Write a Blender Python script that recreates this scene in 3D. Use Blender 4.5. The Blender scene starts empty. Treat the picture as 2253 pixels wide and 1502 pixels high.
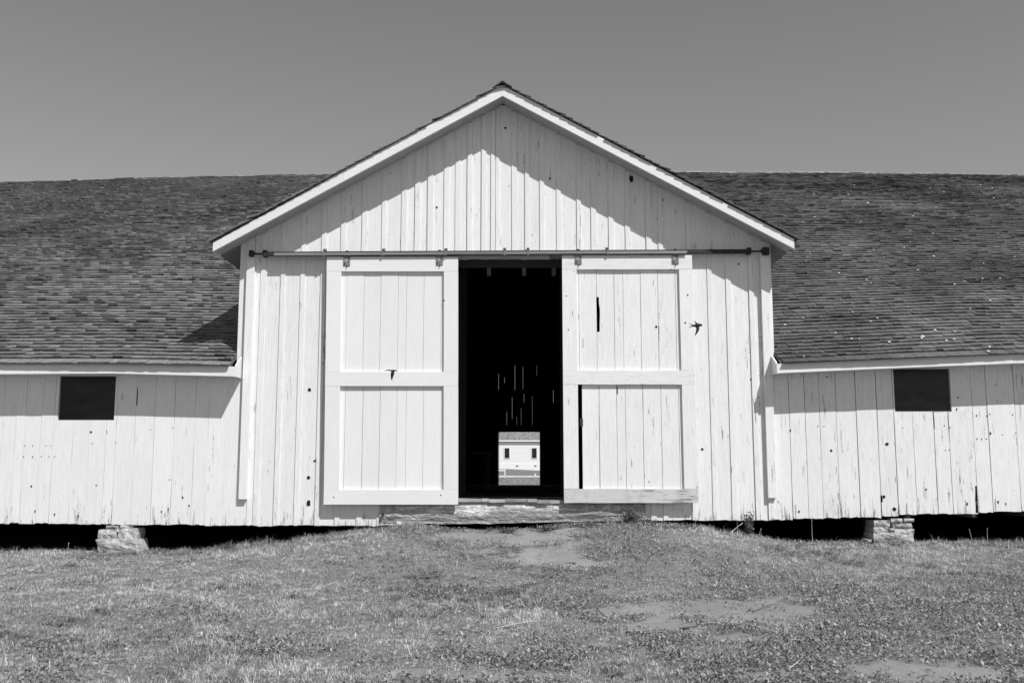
import bpy, bmesh, math, random
import numpy as np
from mathutils import Vector

random.seed(7)
rng = np.random.default_rng(11)
scn = bpy.context.scene
C = scn.collection

# ------------------------------------------------------------------ camera
F_PX, DIST, EYE, TILT = 2200.0, 13.75, 1.05, math.atan(294 / 2200.0)
cam_d = bpy.data.cameras.new('camera')
cam_d.sensor_width = 36.0
cam_d.lens = F_PX / 2253.0 * 36.0
cam_d.clip_end = 4000
cam = bpy.data.objects.new('camera', cam_d)
cam.location = (0, -DIST, EYE)
cam.rotation_euler = (math.pi / 2 + TILT, 0, 0)
C.objects.link(cam)
scn.camera = cam

# ------------------------------------------------------------------ light
SUN = Vector((0.80, -1.0, 1.66)).normalized()
w = bpy.data.worlds.new('World')
scn.world = w
w.use_nodes = True
nt = w.node_tree
sky = nt.nodes.new('ShaderNodeTexSky')
sky.sky_type = 'NISHITA'
sky.sun_disc = False
sky.sun_elevation = math.asin(SUN.z)
sky.sun_rotation = math.atan2(SUN.x, SUN.y)
sky.air_density = 1.0
sky.dust_density = 0.6
sky.ozone_density = 1.0
sep = nt.nodes.new('ShaderNodeSeparateColor')          # the photograph is black and white
nt.links.new(sky.outputs[0], sep.inputs[0])
red = nt.nodes.new('ShaderNodeMath'); red.operation = 'MULTIPLY'; red.inputs[1].default_value = 0.0
mul = nt.nodes.new('ShaderNodeMath'); mul.operation = 'MULTIPLY_ADD'; mul.inputs[1].default_value = 0.10
nt.links.new(sep.outputs[0], red.inputs[0])
nt.links.new(red.outputs[0], mul.inputs[2])
mad = nt.nodes.new('ShaderNodeMath'); mad.operation = 'MULTIPLY_ADD'; mad.inputs[1].default_value = 0.90
nt.links.new(sep.outputs[1], mul.inputs[0])
nt.links.new(sep.outputs[2], mad.inputs[0])
nt.links.new(mul.outputs[0], mad.inputs[2])
tcw = nt.nodes.new('ShaderNodeTexCoord')               # slightly paler sky towards the horizon
spw = nt.nodes.new('ShaderNodeSeparateXYZ')
mrw = nt.nodes.new('ShaderNodeMapRange')
for i_, v_ in ((1, 0.26), (2, 0.47), (3, 1.16), (4, 1.02)):
    mrw.inputs[i_].default_value = v_
mlw = nt.nodes.new('ShaderNodeMath'); mlw.operation = 'MULTIPLY'
nt.links.new(tcw.outputs['Generated'], spw.inputs[0])
nt.links.new(spw.outputs[2], mrw.inputs[0])
nt.links.new(mrw.outputs[0], mlw.inputs[0])
nt.links.new(mad.outputs[0], mlw.inputs[1])
nt.links.new(mlw.outputs[0], nt.nodes['Background'].inputs['Color'])
nt.nodes['Background'].inputs['Strength'].default_value = 0.054
sun_d = bpy.data.lights.new('sun', 'SUN')
sun_d.energy = 4.2
sun_d.angle = math.radians(0.53)
sun_o = bpy.data.objects.new('sun', sun_d)
sun_o.rotation_euler = SUN.to_track_quat('Z', 'Y').to_euler()
C.objects.link(sun_o)
scn.view_settings.view_transform = 'Standard'
scn.view_settings.look = 'None'
scn.view_settings.exposure = 0.19
scn.view_settings.gamma = 1.0
scn.view_settings.use_curve_mapping = False


# ------------------------------------------------------------------ helpers
def at(px, py, Y=0.0):
    """a point of the plane at depth Y seen at photo pixel (px, py): gives x, z in metres"""
    ct, st = math.cos(TILT), math.sin(TILT)
    dx, u = px - 1126.5, 751.0 - py
    dy = ct * F_PX - st * u
    dz = st * F_PX + ct * u
    s = (Y + DIST) / dy
    return dx * s, EYE + dz * s


def X(px, py, Y=0.0):
    return at(px, py, Y)[0]


def Z(py, Y=0.0):
    return at(1126.5, py, Y)[1]


def lerp(a, b, t):
    return a + (b - a) * t


def interp(x, pts):
    return float(np.interp(x, [p[0] for p in pts], [p[1] for p in pts]))


class MB:
    def __init__(s):
        s.v, s.f, s.a, s.m = [], [], [], []

    def face(s, idx, a=0.5, m=0):
        s.f.append(idx); s.a.append(a); s.m.append(m)

    def hexa(s, p, a=0.5, m=0):
        """8 corners: bottom ring 0-3, top ring 4-7"""
        b = len(s.v)
        s.v += [tuple(q) for q in p]
        for q in ((3, 2, 1, 0), (4, 5, 6, 7), (0, 1, 5, 4), (1, 2, 6, 5), (2, 3, 7, 6), (3, 0, 4, 7)):
            s.face([b + i for i in q], a, m)

    def box(s, x0, x1, y0, y1, z0, z1, a=0.5, m=0):
        s.hexa([(x0, y0, z0), (x1, y0, z0), (x1, y1, z0), (x0, y1, z0),
                (x0, y0, z1), (x1, y0, z1), (x1, y1, z1), (x0, y1, z1)], a, m)

    def prism(s, poly, y0, y1, a=0.5, m=0, ys=None):
        """outline in x,z (counter-clockwise seen from the front), extruded y0 (front) to y1"""
        b, n = len(s.v), len(poly)
        for i, (x, z) in enumerate(poly):
            s.v.append((x, y0 + (ys[i] if ys else 0), z))
        for x, z in poly:
            s.v.append((x, y1, z))
        s.face(list(range(b, b + n)), a, m)
        s.face(list(range(b + 2 * n - 1, b + n - 1, -1)), a, m)
        for i in range(n):
            j = (i + 1) % n
            s.face([b + i, b + n + i, b + n + j, b + j], a, m)

    def tube(s, pts, r, n=6, a=0.5, m=0):
        rings = []
        for i, p in enumerate(pts):
            p = Vector(p)
            d = (Vector(pts[min(i + 1, len(pts) - 1)]) - Vector(pts[max(i - 1, 0)])).normalized()
            u = d.cross(Vector((0.13, 0.9, 0.31))).normalized()
            w_ = d.cross(u)
            rr = r[i] if isinstance(r, (list, tuple)) else r
            b = len(s.v)
            for k in range(n):
                t = 2 * math.pi * k / n
                s.v.append(tuple(p + (u * math.cos(t) + w_ * math.sin(t)) * rr))
            rings.append(b)
        for i in range(len(rings) - 1):
            for k in range(n):
                k2 = (k + 1) % n
                s.face([rings[i] + k, rings[i] + k2, rings[i + 1] + k2, rings[i + 1] + k], a, m)
        s.face([rings[0] + k for k in range(n)][::-1], a, m)
        s.face([rings[-1] + k for k in range(n)], a, m)

    def build(s, name, mats, parent=None, smooth=False, bevel=0):
        me = bpy.data.meshes.new(name)
        me.from_pydata(s.v, [], s.f)
        at_ = me.attributes.new('var', 'FLOAT', 'FACE')
        at_.data.foreach_set('value', s.a)
        if not isinstance(mats, (list, tuple)):
            mats = [mats]
        for m in mats:
            me.materials.append(m)
        me.polygons.foreach_set('material_index', s.m)
        if smooth:
            me.polygons.foreach_set('use_smooth', [True] * len(s.f))
        me.update()
        o = bpy.data.objects.new(name, me)
        C.objects.link(o)
        if parent is not None:
            o.parent = parent
        if bevel:
            bv = o.modifiers.new('edge', 'BEVEL')
            bv.width = bevel
            bv.segments = 2
            bv.limit_method = 'ANGLE'
        return o


def tag(o, label=None, cat=None, group=None, kind=None):
    for k, v in (('label', label), ('category', cat), ('group', group), ('kind', kind)):
        if v:
            o[k] = v
    return o


def empty(name, label, cat, loc=(0, 0, 0), group=None):
    o = bpy.data.objects.new(name, None)
    o.location = loc
    o.empty_display_size = 0.2
    C.objects.link(o)
    return tag(o, label, cat, group)


# value noise in numpy
_T = rng.random((256, 256))


def vnoise(x, y):
    x = np.asarray(x, float); y = np.asarray(y, float)
    xi, yi = np.floor(x).astype(int), np.floor(y).astype(int)
    fx, fy = x - xi, y - yi
    fx = fx * fx * (3 - 2 * fx); fy = fy * fy * (3 - 2 * fy)
    g = lambda a, b: _T[a % 256, b % 256]
    return (g(xi, yi) * (1 - fx) + g(xi + 1, yi) * fx) * (1 - fy) + (g(xi, yi + 1) * (1 - fx) + g(xi + 1, yi + 1) * fx) * fy


def fbm(x, y, o=4):
    s, a, t = 0, 0.5, 0
    for i in range(o):
        s = s + a * vnoise(x * 2 ** i + 17.3 * i, y * 2 ** i + 5.1 * i); t += a; a *= 0.5
    return s / t


# ------------------------------------------------------------------ materials
class N:
    def __init__(s, name):
        s.mat = bpy.data.materials.new(name)
        s.mat.use_nodes = True
        s.t = s.mat.node_tree
        s.bsdf = s.t.nodes['Principled BSDF']
        s.out = s.t.nodes['Material Output']

    def n(s, typ, **kw):
        nd = s.t.nodes.new(typ)
        for k, v in kw.items():
            if k.startswith('i_'):
                nd.inputs[k[2:]].default_value = v
            else:
                setattr(nd, k, v)
        return nd

    def l(s, a, b):
        s.t.links.new(a, b)

    def math(s, op, a, b=None, c=None, clamp=False):
        nd = s.n('ShaderNodeMath', operation=op, use_clamp=clamp)
        for i, v in enumerate((a, b, c)):
            if v is None:
                continue
            if isinstance(v, (int, float)):
                nd.inputs[i].default_value = v
            else:
                s.l(v, nd.inputs[i])
        return nd.outputs[0]

    def ramp(s, v, lo, hi, a=0.0, b=1.0):
        nd = s.n('ShaderNodeMapRange', clamp=True)
        s.l(v, nd.inputs[0])
        nd.inputs[1].default_value, nd.inputs[2].default_value = lo, hi
        nd.inputs[3].default_value, nd.inputs[4].default_value = a, b
        return nd.outputs[0]

    def coords(s, scale=(1, 1, 1), var=0.0):
        tc = s.n('ShaderNodeTexCoord')
        v = tc.outputs['Object']
        if var:
            at_ = s.n('ShaderNodeAttribute', attribute_name='var')
            m = s.math('MULTIPLY', at_.outputs['Fac'], var)
            cb = s.n('ShaderNodeCombineXYZ')
            s.l(m, cb.inputs[1]); s.l(m, cb.inputs[2]); s.l(m, cb.inputs[0])
            ad = s.n('ShaderNodeVectorMath', operation='ADD')
            s.l(v, ad.inputs[0]); s.l(cb.outputs[0], ad.inputs[1])
            v = ad.outputs[0]
        mp = s.n('ShaderNodeMapping')
        mp.inputs['Scale'].default_value = scale
        s.l(v, mp.inputs[0])
        return mp.outputs[0]

    def noise(s, vec, scale, detail=4, rough=0.6, dist=0.0):
        nd = s.n('ShaderNodeTexNoise')
        nd.inputs['Scale'].default_value = scale
        nd.inputs['Detail'].default_value = detail
        nd.inputs['Roughness'].default_value = rough
        nd.inputs['Distortion'].default_value = dist
        s.l(vec, nd.inputs['Vector'])
        return nd.outputs['Fac']

    def mix(s, f, a, b):
        """grey mix of two values"""
        nd = s.n('ShaderNodeMix', data_type='FLOAT')
        for i, v in ((0, f), (2, a), (3, b)):
            if isinstance(v, (int, float)):
                nd.inputs[i].default_value = v
            else:
                s.l(v, nd.inputs[i])
        return nd.outputs[0]

    def finish(s, col, rough=0.7, bump=None, bstr=0.3, bdist=0.004, spec=0.3):
        if isinstance(col, (int, float)):
            s.bsdf.inputs['Base Color'].default_value = (col, col, col, 1)
        else:
            s.l(col, s.bsdf.inputs['Base Color'])
        if isinstance(rough, (int, float)):
            s.bsdf.inputs['Roughness'].default_value = rough
        else:
            s.l(rough, s.bsdf.inputs['Roughness'])
        s.bsdf.inputs['Specular IOR Level'].default_value = spec
        if bump is not None:
            b = s.n('ShaderNodeBump')
            b.inputs['Strength'].default_value = bstr
            b.inputs['Distance'].default_value = bdist
            s.l(bump, b.inputs['Height'])
            s.l(b.outputs[0], s.bsdf.inputs['Normal'])
        return s.mat


def painted(name, wear, base=0.82, axis='z', low=None, wood=0.22, chips=0.0, stain=0.0, coarse=0):
    """white paint on old planks: fine grain lines, flaking to grey wood, more wear towards z=low"""
    k = N(name)
    fine = (26, 26, 1.3) if axis == 'z' else (1.3, 26, 26)
    mid = (7, 7, 0.9) if axis == 'z' else (0.9, 7, 7)
    g = k.noise(k.coords(fine, 37), 3.0, 5, 0.65, 0.15)
    g2 = k.noise(k.coords(mid, 61), 2.2, 4, 0.6)
    big = k.noise(k.coords((1, 1, 0.6), 9), 1.6, 3, 0.5)
    iso = k.noise(k.coords((1, 1, 1), 13), 55, 3, 0.6)
    if coarse:
        g = k.noise(k.coords((5, 20, 20), 37), 2.2, 6, 0.75, 0.6)
        g2 = k.noise(k.coords((2.2, 6, 9), 61), 2.0, 5, 0.7, 0.5)
    at_ = k.n('ShaderNodeAttribute', attribute_name='var').outputs['Fac']
    tone = k.ramp(at_, 0, 1, base * 0.95, base)
    tone = k.math('MULTIPLY', tone, k.ramp(big, 0.3, 0.7, 0.96, 1.0))
    tone = k.math('MULTIPLY', tone, k.ramp(g, 0.35, 0.6, 1 - 0.18 * min(1, wear + 0.15), 1.0))
    m = k.math('ADD', k.math('MULTIPLY', g, 0.55), k.math('MULTIPLY', g2, 0.45))
    m = k.math('ADD', m, k.math('MULTIPLY', k.math('SUBTRACT', iso, 0.5), 0.12))
    m = k.math('ADD', m, k.math('MULTIPLY', k.math('SUBTRACT', big, 0.5), 0.16))
    thr = 0.70 - 0.16 * wear
    if low is not None:
        sp = k.n('ShaderNodeSeparateXYZ')
        k.l(k.n('ShaderNodeTexCoord').outputs['Object'], sp.inputs[0])
        m = k.math('ADD', m, k.ramp(sp.outputs[2], low, low + 0.42, 0.085, 0.0))
    peel = k.ramp(m, thr, thr + 0.035)
    if chips:
        vo = k.n('ShaderNodeTexVoronoi')
        k.l(k.coords((1, 1, 0.8), 5), vo.inputs['Vector'])
        vo.inputs['Scale'].default_value = 6.5
        sel = k.n('ShaderNodeSeparateXYZ')
        k.l(vo.outputs['Color'], sel.inputs[0])
        rad = k.ramp(sel.outputs[0], 1 - chips, 1.0, 0.0, 0.09)
        dot = k.math('LESS_THAN', vo.outputs['Distance'], rad)
        peel = k.math('MAXIMUM', peel, k.math('MULTIPLY', dot, 0.75))
    wc = k.ramp(g, 0.3, 0.7, wood * 0.55, wood * 1.35)
    col = k.mix(peel, tone, wc)
    if stain:
        st = k.ramp(k.noise(k.coords((5, 5, 1.1), 3), 1.5, 4, 0.6), 0.50, 0.78, 0.0, stain)
        col = k.mix(st, col, 0.16)
    h = k.math('SUBTRACT', k.math('ADD', k.math('MULTIPLY', g, 0.8), k.math('MULTIPLY', g2, 0.3)), k.math('MULTIPLY', peel, 0.5))
    return k.finish(col, 0.62, h, 0.25 + 0.35 * wear, 0.004)


M = {}
M['paint_smooth'] = painted('smooth_white_paint', 0.2, 0.83)
M['paint_smooth_h'] = painted('smooth_white_paint_crosswise', 0.08, 0.83, 'x')
M['wall_centre'] = painted('white_board_paint', 0.58, 0.86, low=0.35, chips=0.2)
M['wall_left'] = painted('white_wing_paint', 0.43, 0.86, low=0.40, chips=0.22)
M['wall_right'] = painted('worn_wing_paint', 0.67, 0.86, low=0.45, chips=0.25)
M['door_worn'] = painted('worn_door_paint', 0.55, 0.86, low=0.6, chips=0.12)
M['door_worn_h'] = painted('worn_door_rail_paint', 0.62, 0.82, 'x', chips=0.2)
M['door_bottom_h'] = painted('peeling_bottom_rail_paint', 0.80, 0.66, 'x', chips=0.35, stain=0.3)
M['trim_h'] = painted('fascia_paint', 0.45, 0.84, 'x', chips=0.1)
M['sill'] = painted('flaking_sill_paint', 1.22, 0.80, 'x', low=0.40, wood=0.34, chips=0.5, stain=0.4, coarse=1)
M['soffit'] = painted('shaded_soffit_paint', 0.5, 0.48, 'x', stain=0.3)  # white trim paint greyed: shade under the overhang is put into the colour
M['eave_dark'] = painted('shaded_eave_paint', 0.8, 0.24, 'x', stain=0.4)  # side eave's shade put into a darker paint; window casings reuse it
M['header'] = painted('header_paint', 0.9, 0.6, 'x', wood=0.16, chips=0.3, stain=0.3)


def plain(name, c0, c1, scale=20, rough=0.8, stretch=(1, 1, 1), bstr=0.3, bdist=0.004, var=11, metal=0.0):
    k = N(name)
    v = k.noise(k.coords(stretch, var), scale, 5, 0.65)
    at_ = k.n('ShaderNodeAttribute', attribute_name='var').outputs['Fac']
    c = k.math('MULTIPLY', k.ramp(v, 0.3, 0.7, c0, c1), k.ramp(at_, 0, 1, 0.75, 1.25))
    k.bsdf.inputs['Metallic'].default_value = metal
    return k.finish(c, rough, v, bstr, bdist)


M['ridge'] = plain('bleached_ridge_wood', 0.10, 0.36, 6, 0.9, (2, 6, 6))
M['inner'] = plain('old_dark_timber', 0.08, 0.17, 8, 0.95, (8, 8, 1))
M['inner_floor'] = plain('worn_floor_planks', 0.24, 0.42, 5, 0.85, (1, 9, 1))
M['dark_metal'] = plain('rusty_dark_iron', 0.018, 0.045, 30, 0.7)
M['metal'] = plain('galvanised_hood', 0.20, 0.27, 4, 0.5, (1, 8, 8), 0.1)
M['plate'] = plain('weathered_hanger_plate', 0.10, 0.30, 60, 0.6)
M['hole'] = plain('hole_dark', 0.008, 0.016, 40, 0.9)  # near-black for flat patches: the darkness inside holes is put into the colour
M['stone'] = plain('rough_fieldstone', 0.22, 0.50, 16, 0.9, (1, 1, 1), 0.7, 0.012)
M['stone_dark'] = plain('gap_shade_core', 0.03, 0.08, 12, 0.9, (1, 1, 1), 1.0, 0.02)  # pier core, coloured dark to stand for shade in the gaps between stones
M['bird'] = plain('dark_feathers', 0.012, 0.03, 60, 0.6)
M['twig'] = plain('dry_twig', 0.30, 0.55, 40, 0.9)
M['twig_dark'] = plain('dark_twig', 0.05, 0.12, 40, 0.9)
M['fence'] = plain('white_fence_wood', 0.6, 0.8, 3, 0.7)
M['house_wall'] = plain('white_clapboard', 0.80, 0.84, 2, 0.6)
M['house_pane'] = plain('dark_window_glass', 0.02, 0.03, 3, 0.15)
M['house_roof'] = plain('grey_house_shingle', 0.10, 0.28, 3.2, 0.9, (1, 1, 1))
M['chip'] = plain('pale_splinter', 0.5, 0.7, 20, 0.9)


def shingle_mat(name, lo, hi, moss, fleck):
    k = N(name)
    at_ = k.n('ShaderNodeAttribute', attribute_name='var').outputs['Fac']
    g = k.noise(k.coords((30, 3, 3), 43), 3, 5, 0.7)
    big = k.noise(k.coords((1, 1, 1)), 0.55, 4, 0.6)
    c = k.ramp(at_, 0, 1, lo, hi)
    c = k.math('MULTIPLY', c, k.ramp(g, 0.3, 0.7, 0.6, 1.35))
    c = k.math('MULTIPLY', c, k.ramp(big, 0.35, 0.65, 1 - moss, 1 + moss * 0.6))
    fl = k.ramp(k.noise(k.coords((1, 1, 1)), 16, 2, 0.5), 0.70 - fleck, 0.74 - fleck)
    c = k.mix(k.math('MULTIPLY', fl, 0.5), c, 0.26)
    return k.finish(c, 0.9, g, 0.6, 0.006)


M['shingle_left'] = shingle_mat('weathered_shingle', 0.12, 0.29, 0.22, 0.0)
M['shingle_right'] = shingle_mat('mossy_shingle', 0.06, 0.18, 0.40, 0.03)

# glass pane
k = N('dusty_window_glass')
dn = k.noise(k.coords((1, 1, 3)), 3.5, 4, 0.6)
k.l(k.ramp(dn, 0.35, 0.7, 0.006, 0.022), k.bsdf.inputs['Base Color'])
k.l(k.ramp(k.noise(k.coords((1, 1, 2)), 2.2, 3, 0.6), 0.3, 0.7, 0.08, 0.35), k.bsdf.inputs['Roughness'])
k.bsdf.inputs['Specular IOR Level'].default_value = 0.32
M['pane'] = k.mat

# soil
k = N('bare_dirt')
n1 = k.noise(k.coords(), 1.1, 5, 0.6)
n2 = k.noise(k.coords(), 14, 6, 0.7)
n3 = k.noise(k.coords(), 120, 3, 0.6)
ba = k.n('ShaderNodeAttribute', attribute_name='bare').outputs['Fac']
dirt = k.ramp(n1, 0.3, 0.7, 0.20, 0.28)
humus = k.ramp(n2, 0.3, 0.7, 0.10, 0.20)
c = k.math('MULTIPLY', k.mix(ba, humus, dirt), k.ramp(n2, 0.3, 0.7, 0.86, 1.12))
c = k.math('MULTIPLY', c, k.ramp(n3, 0.3, 0.7, 0.85, 1.15))
hh = k.math('ADD', k.math('MULTIPLY', n2, 1.0), k.math('MULTIPLY', n3, 0.35))
M['soil'] = k.finish(c, 0.95, hh, 0.7, 0.02)


def leaf_mat(name, lo, hi, trans=0.3):
    k = N(name)
    at_ = k.n('ShaderNodeAttribute', attribute_name='var').outputs['Fac']
    c = k.ramp(at_, 0, 1, lo, hi)
    cb = k.n('ShaderNodeCombineColor')
    for i in range(3):
        k.l(c, cb.inputs[i])
    d = k.n('ShaderNodeBsdfDiffuse'); t = k.n('ShaderNodeBsdfTranslucent'); mx = k.n('ShaderNodeMixShader')
    gl = k.n('ShaderNodeBsdfGlossy'); gl.inputs['Roughness'].default_value = 0.45
    gl.inputs['Color'].default_value = (0.5, 0.5, 0.5, 1)
    k.l(cb.outputs[0], d.inputs[0]); k.l(cb.outputs[0], t.inputs[0])
    mx.inputs[0].default_value = trans
    k.l(d.outputs[0], mx.inputs[1]); k.l(t.outputs[0], mx.inputs[2])
    m2 = k.n('ShaderNodeMixShader'); m2.inputs[0].default_value = 0.07
    k.l(mx.outputs[0], m2.inputs[1]); k.l(gl.outputs[0], m2.inputs[2])
    k.l(m2.outputs[0], k.out.inputs[0])
    return k.mat


M['grass'] = leaf_mat('grass_blades', 0.12, 0.68)
M['clover'] = leaf_mat('low_leafy_weeds', 0.08, 0.42, 0.2)
M['straw'] = leaf_mat('dry_straw', 0.45, 0.75, 0.2)
M['weed'] = leaf_mat('weed_leaves', 0.05, 0.22, 0.25)


# ------------------------------------------------------------------ terrain
WALL_Y = 0.0
BASE = [(-14, 0.02), (-5.3, 0.02), (-4.2, 0.03), (-3.0, 0.15), (-1.9, 0.34), (-1.3, 0.40), (-0.8, 0.33), (0.35, 0.335), (0.7, 0.39),
        (1.7, 0.42), (2.4, 0.36), (3.0, 0.24), (3.8, 0.14), (14, 0.12)]


def ground(x, y):
    x = np.asarray(x, float); y = np.asarray(y, float)
    b = np.interp(x, [p[0] for p in BASE], [p[1] for p in BASE])
    flat = 0.04 + 0.0 * x
    t = np.clip(-y / 3.2, 0, 1); t = t * t * (3 - 2 * t)
    z = b * (1 - t) + flat * t + 0.042 * np.minimum(y, 0)
    zr = np.interp(y, [0.3, 1.2, 17, 30, 72, 118, 160, 400, 1500], [0, -0.15, 0.35, 0.45, 0.78, 1.85, 2.6, 4, 10])
    back = np.clip((y - 0.3) / 1.0, 0, 1)
    z = z * (1 - back) + (np.where(y < 1.3, np.minimum(z, 0.1) - 0.1 * back, 0) + zr) * back
    tilt = np.where(y > 60, -0.055 * np.clip((y - 90) / 30, 0, 1) * x, 0)
    tilt = np.clip(tilt, -3, 3)
    far = np.clip((-y - 20) / 60, 0, 1)
    z = z + tilt * 1.0 + (fbm(x * 0.9 + 40, y * 0.9 + 40, 3) - 0.5) * 0.10 * np.clip(1 - np.abs(y) / 40, 0, 1) * np.clip(-y / 1.0, 0.25, 1)
    z = z + (fbm(x * 5 + 9, y * 5 + 3, 2) - 0.5) * 0.045 * (np.abs(y) < 14)
    return z


def axis_pts(dense, lo, hi, step, far):
    a = [x for x in np.arange(lo, hi + 1e-6, step)]
    s, p = step, lo
    left = []
    while p > -far:
        s *= 1.35; p -= s; left.append(p)
    s, p = step, hi
    right = []
    while p < far:
        s *= 1.35; p += s; right.append(p)
    return np.array(left[::-1] + a + right)


gx = axis_pts(1, -11, 11, 0.10, 1500)
gy = axis_pts(1, -11, 2, 0.10, 1500)
GX, GY = np.meshgrid(gx, gy)
GZ = ground(GX, GY)
nx, ny = len(gx), len(gy)
co = np.stack([GX, GY, GZ], -1).reshape(-1, 3)
ii = (np.arange(ny - 1)[:, None] * nx + np.arange(nx - 1)[None]).reshape(-1)
quads = np.stack([ii, ii + 1, ii + nx + 1, ii + nx], -1)
me = bpy.data.meshes.new('ground')
me.from_pydata(co.tolist(), [], quads.tolist())
me.polygons.foreach_set('use_smooth', [True] * len(quads))
me.materials.append(M['soil'])
go = bpy.data.objects.new('ground', me)
C.objects.link(go)
go['kind'] = 'structure'

# ------------------------------------------------------------------ barn
barn = empty('barn', 'white board barn with central gable, open sliding doors and long shingled wings', 'barn', (0, 0, 0))
OG, OE = 0.40, 0.33                    # overhang of the gable and of the wing eaves
XL, XR = X(524, 700), X(1701, 700)     # the central block
ZF = 0.70                              # floor level


def wall_board(mb, x0, x1, z0, z1l, z1r, yf, th=0.022, gap=0.003, notch=None, lean=0.0, wob=0.0012, var=None):
    """one upright plank with slightly wandering edges; notch = list of (side, z0, z1, depth) bites"""
    var = random.random() if var is None else var
    a, b = x0 + gap, x1 - gap
    yf += random.uniform(-0.003, 0.003)
    n = 6
    zb = z0 + random.uniform(-0.010, 0.010)
    Rr, Ll = [], []
    for i in range(n + 1):
        t = i / n
        Rr.append([b + random.uniform(-wob, wob), lerp(zb, z1r, t)])
        Ll.append([a + random.uniform(-wob, wob), lerp(zb + random.uniform(-0.004, 0.004), z1l, t)])
    if notch:
        for side, n0, n1, dep in notch:
            arr = Rr if side == 'r' else Ll
            sg = -1 if side == 'r' else 1
            base = b if side == 'r' else a
            keep = [p for p in arr if not (n0 - 0.01 < p[1] < n1 + 0.01)]
            new = [[base, n0]]
            kk = 6
            for j in range(kk + 1):
                t = j / kk
                prof = math.sin(math.pi * min(1, 0.30 + t * 0.62)) ** 0.35
                new.append([base + sg * dep * prof * random.uniform(0.75, 1.1), lerp(n0 + 0.004, n1 - 0.004, t)])
            new.append([base, n1])
            if side == 'l':
                Ll = sorted(keep + new, key=lambda p: p[1])
            else:
                Rr = sorted(keep + new, key=lambda p: p[1])
    # ragged bottom end
    m = 3
    bot = [[lerp(a, b, (j + 1) / (m + 1)), zb + random.uniform(-0.006, 0.010)] for j in range(m)]
    poly = bot + Rr + Ll[::-1]
    mb.prism([tuple(p) for p in poly], yf, yf + th, var)


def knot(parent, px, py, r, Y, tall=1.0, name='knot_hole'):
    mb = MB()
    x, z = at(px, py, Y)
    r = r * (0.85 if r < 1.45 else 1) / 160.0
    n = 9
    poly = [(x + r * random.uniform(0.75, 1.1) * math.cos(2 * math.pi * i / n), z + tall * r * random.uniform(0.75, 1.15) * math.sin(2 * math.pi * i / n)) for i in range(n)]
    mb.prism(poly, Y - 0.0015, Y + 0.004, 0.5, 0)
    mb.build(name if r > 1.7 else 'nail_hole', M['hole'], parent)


# ---- gable wall: planks, battens over the joints
L_RK = [at(468, 553, -OG), at(1106, 211, -OG)]     # lower edge of the rake boards, left and right
R_RK = [at(1106, 211, -OG), at(1748, 547, -OG)]
APX = L_RK[1]


def rake_z(x, off=0.0):
    """height of the rake boards' lower edge"""
    if x < APX[0]:
        t = (x - L_RK[0][0]) / (L_RK[1][0] - L_RK[0][0]); z = lerp(L_RK[0][1], L_RK[1][1], t)
    else:
        t = (x - R_RK[0][0]) / (R_RK[1][0] - R_RK[0][0]); z = lerp(R_RK[0][1], R_RK[1][1], t)
    return z + off


def wing_bottom(px):
    return Z(interp(px, [(0, 1150), (520, 1155), (835, 1156), (1410, 1144), (1700, 1143), (2253, 1124)]))


BAT = [621.5, 665, 709, 751, 797, 840.5, 883, 912.5, 940.6, 976.6, 1001.6, 1028, 1059, 1080, 1091 + 0, 1126, 1155, 1188,
       1224.5, 1269, 1300.6, 1339, 1375.7, 1421, 1447.6, 1508.7, 1552.5, 1593, 1643, 1670]
BAT = [559, 578] + BAT
OPX0, OPX1 = X(930, 800), X(1330, 800)      # true doorway, its edges hidden behind the leaves
OPZ = Z(570)
joints = [XL] + [X(p, 500) + 0.03 for p in BAT] + [XR]
gw = MB()
for a, b in zip(joints[:-1], joints[1:]):
    if b - a < 0.02:
        continue
    mid = (a + b) / 2
    zt0, zt1 = rake_z(a, 0.05), rake_z(b, 0.05)
    pb = 1126.5 + mid * 160
    zb = wing_bottom(pb)
    if a < APX[0] < b:
        zt0 = zt1 = max(zt0, zt1)
    if b > OPX0 and a < OPX1:
        if a < OPX0 - 0.02:
            wall_board(gw, a, OPX0, zb, OPZ, OPZ, 0.0)
        if b > OPX1 + 0.02:
            wall_board(gw, OPX1, b, zb, OPZ, OPZ, 0.0)
        wall_board(gw, a, b, OPZ + 0.005, zt0, zt1, 0.0)
    else:
        wall_board(gw, a, b, zb, zt0, zt1, 0.0)
for p in BAT:
    x = X(p, 500)
    wd = random.uniform(0.060, 0.075)
    if p == 559:
        continue
    if p == 1091:
        wd = 0.05
    zb = wing_bottom(1126.5 + x * 160)
    th = random.uniform(0.010, 0.015)
    v = random.random()
    z_hi = min(rake_z(x + 0.01), rake_z(x + wd)) + 0.02
    if x + wd > OPX0 and x < OPX1:
        zb = OPZ + 0.06
    xs = [x + random.uniform(-.002, .002) for _ in range(4)]
    poly = [(xs[0], zb), (xs[0] + wd, zb), (xs[1] + wd, lerp(zb, z_hi, .5)), (xs[2] + wd, z_hi), (xs[2], z_hi), (xs[3], lerp(zb, z_hi, .5))]
    gw.prism(poly, -0.0035 - th, -0.0035, v)
gwall = gw.build('gable_wall', M['wall_centre'], barn)
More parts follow.
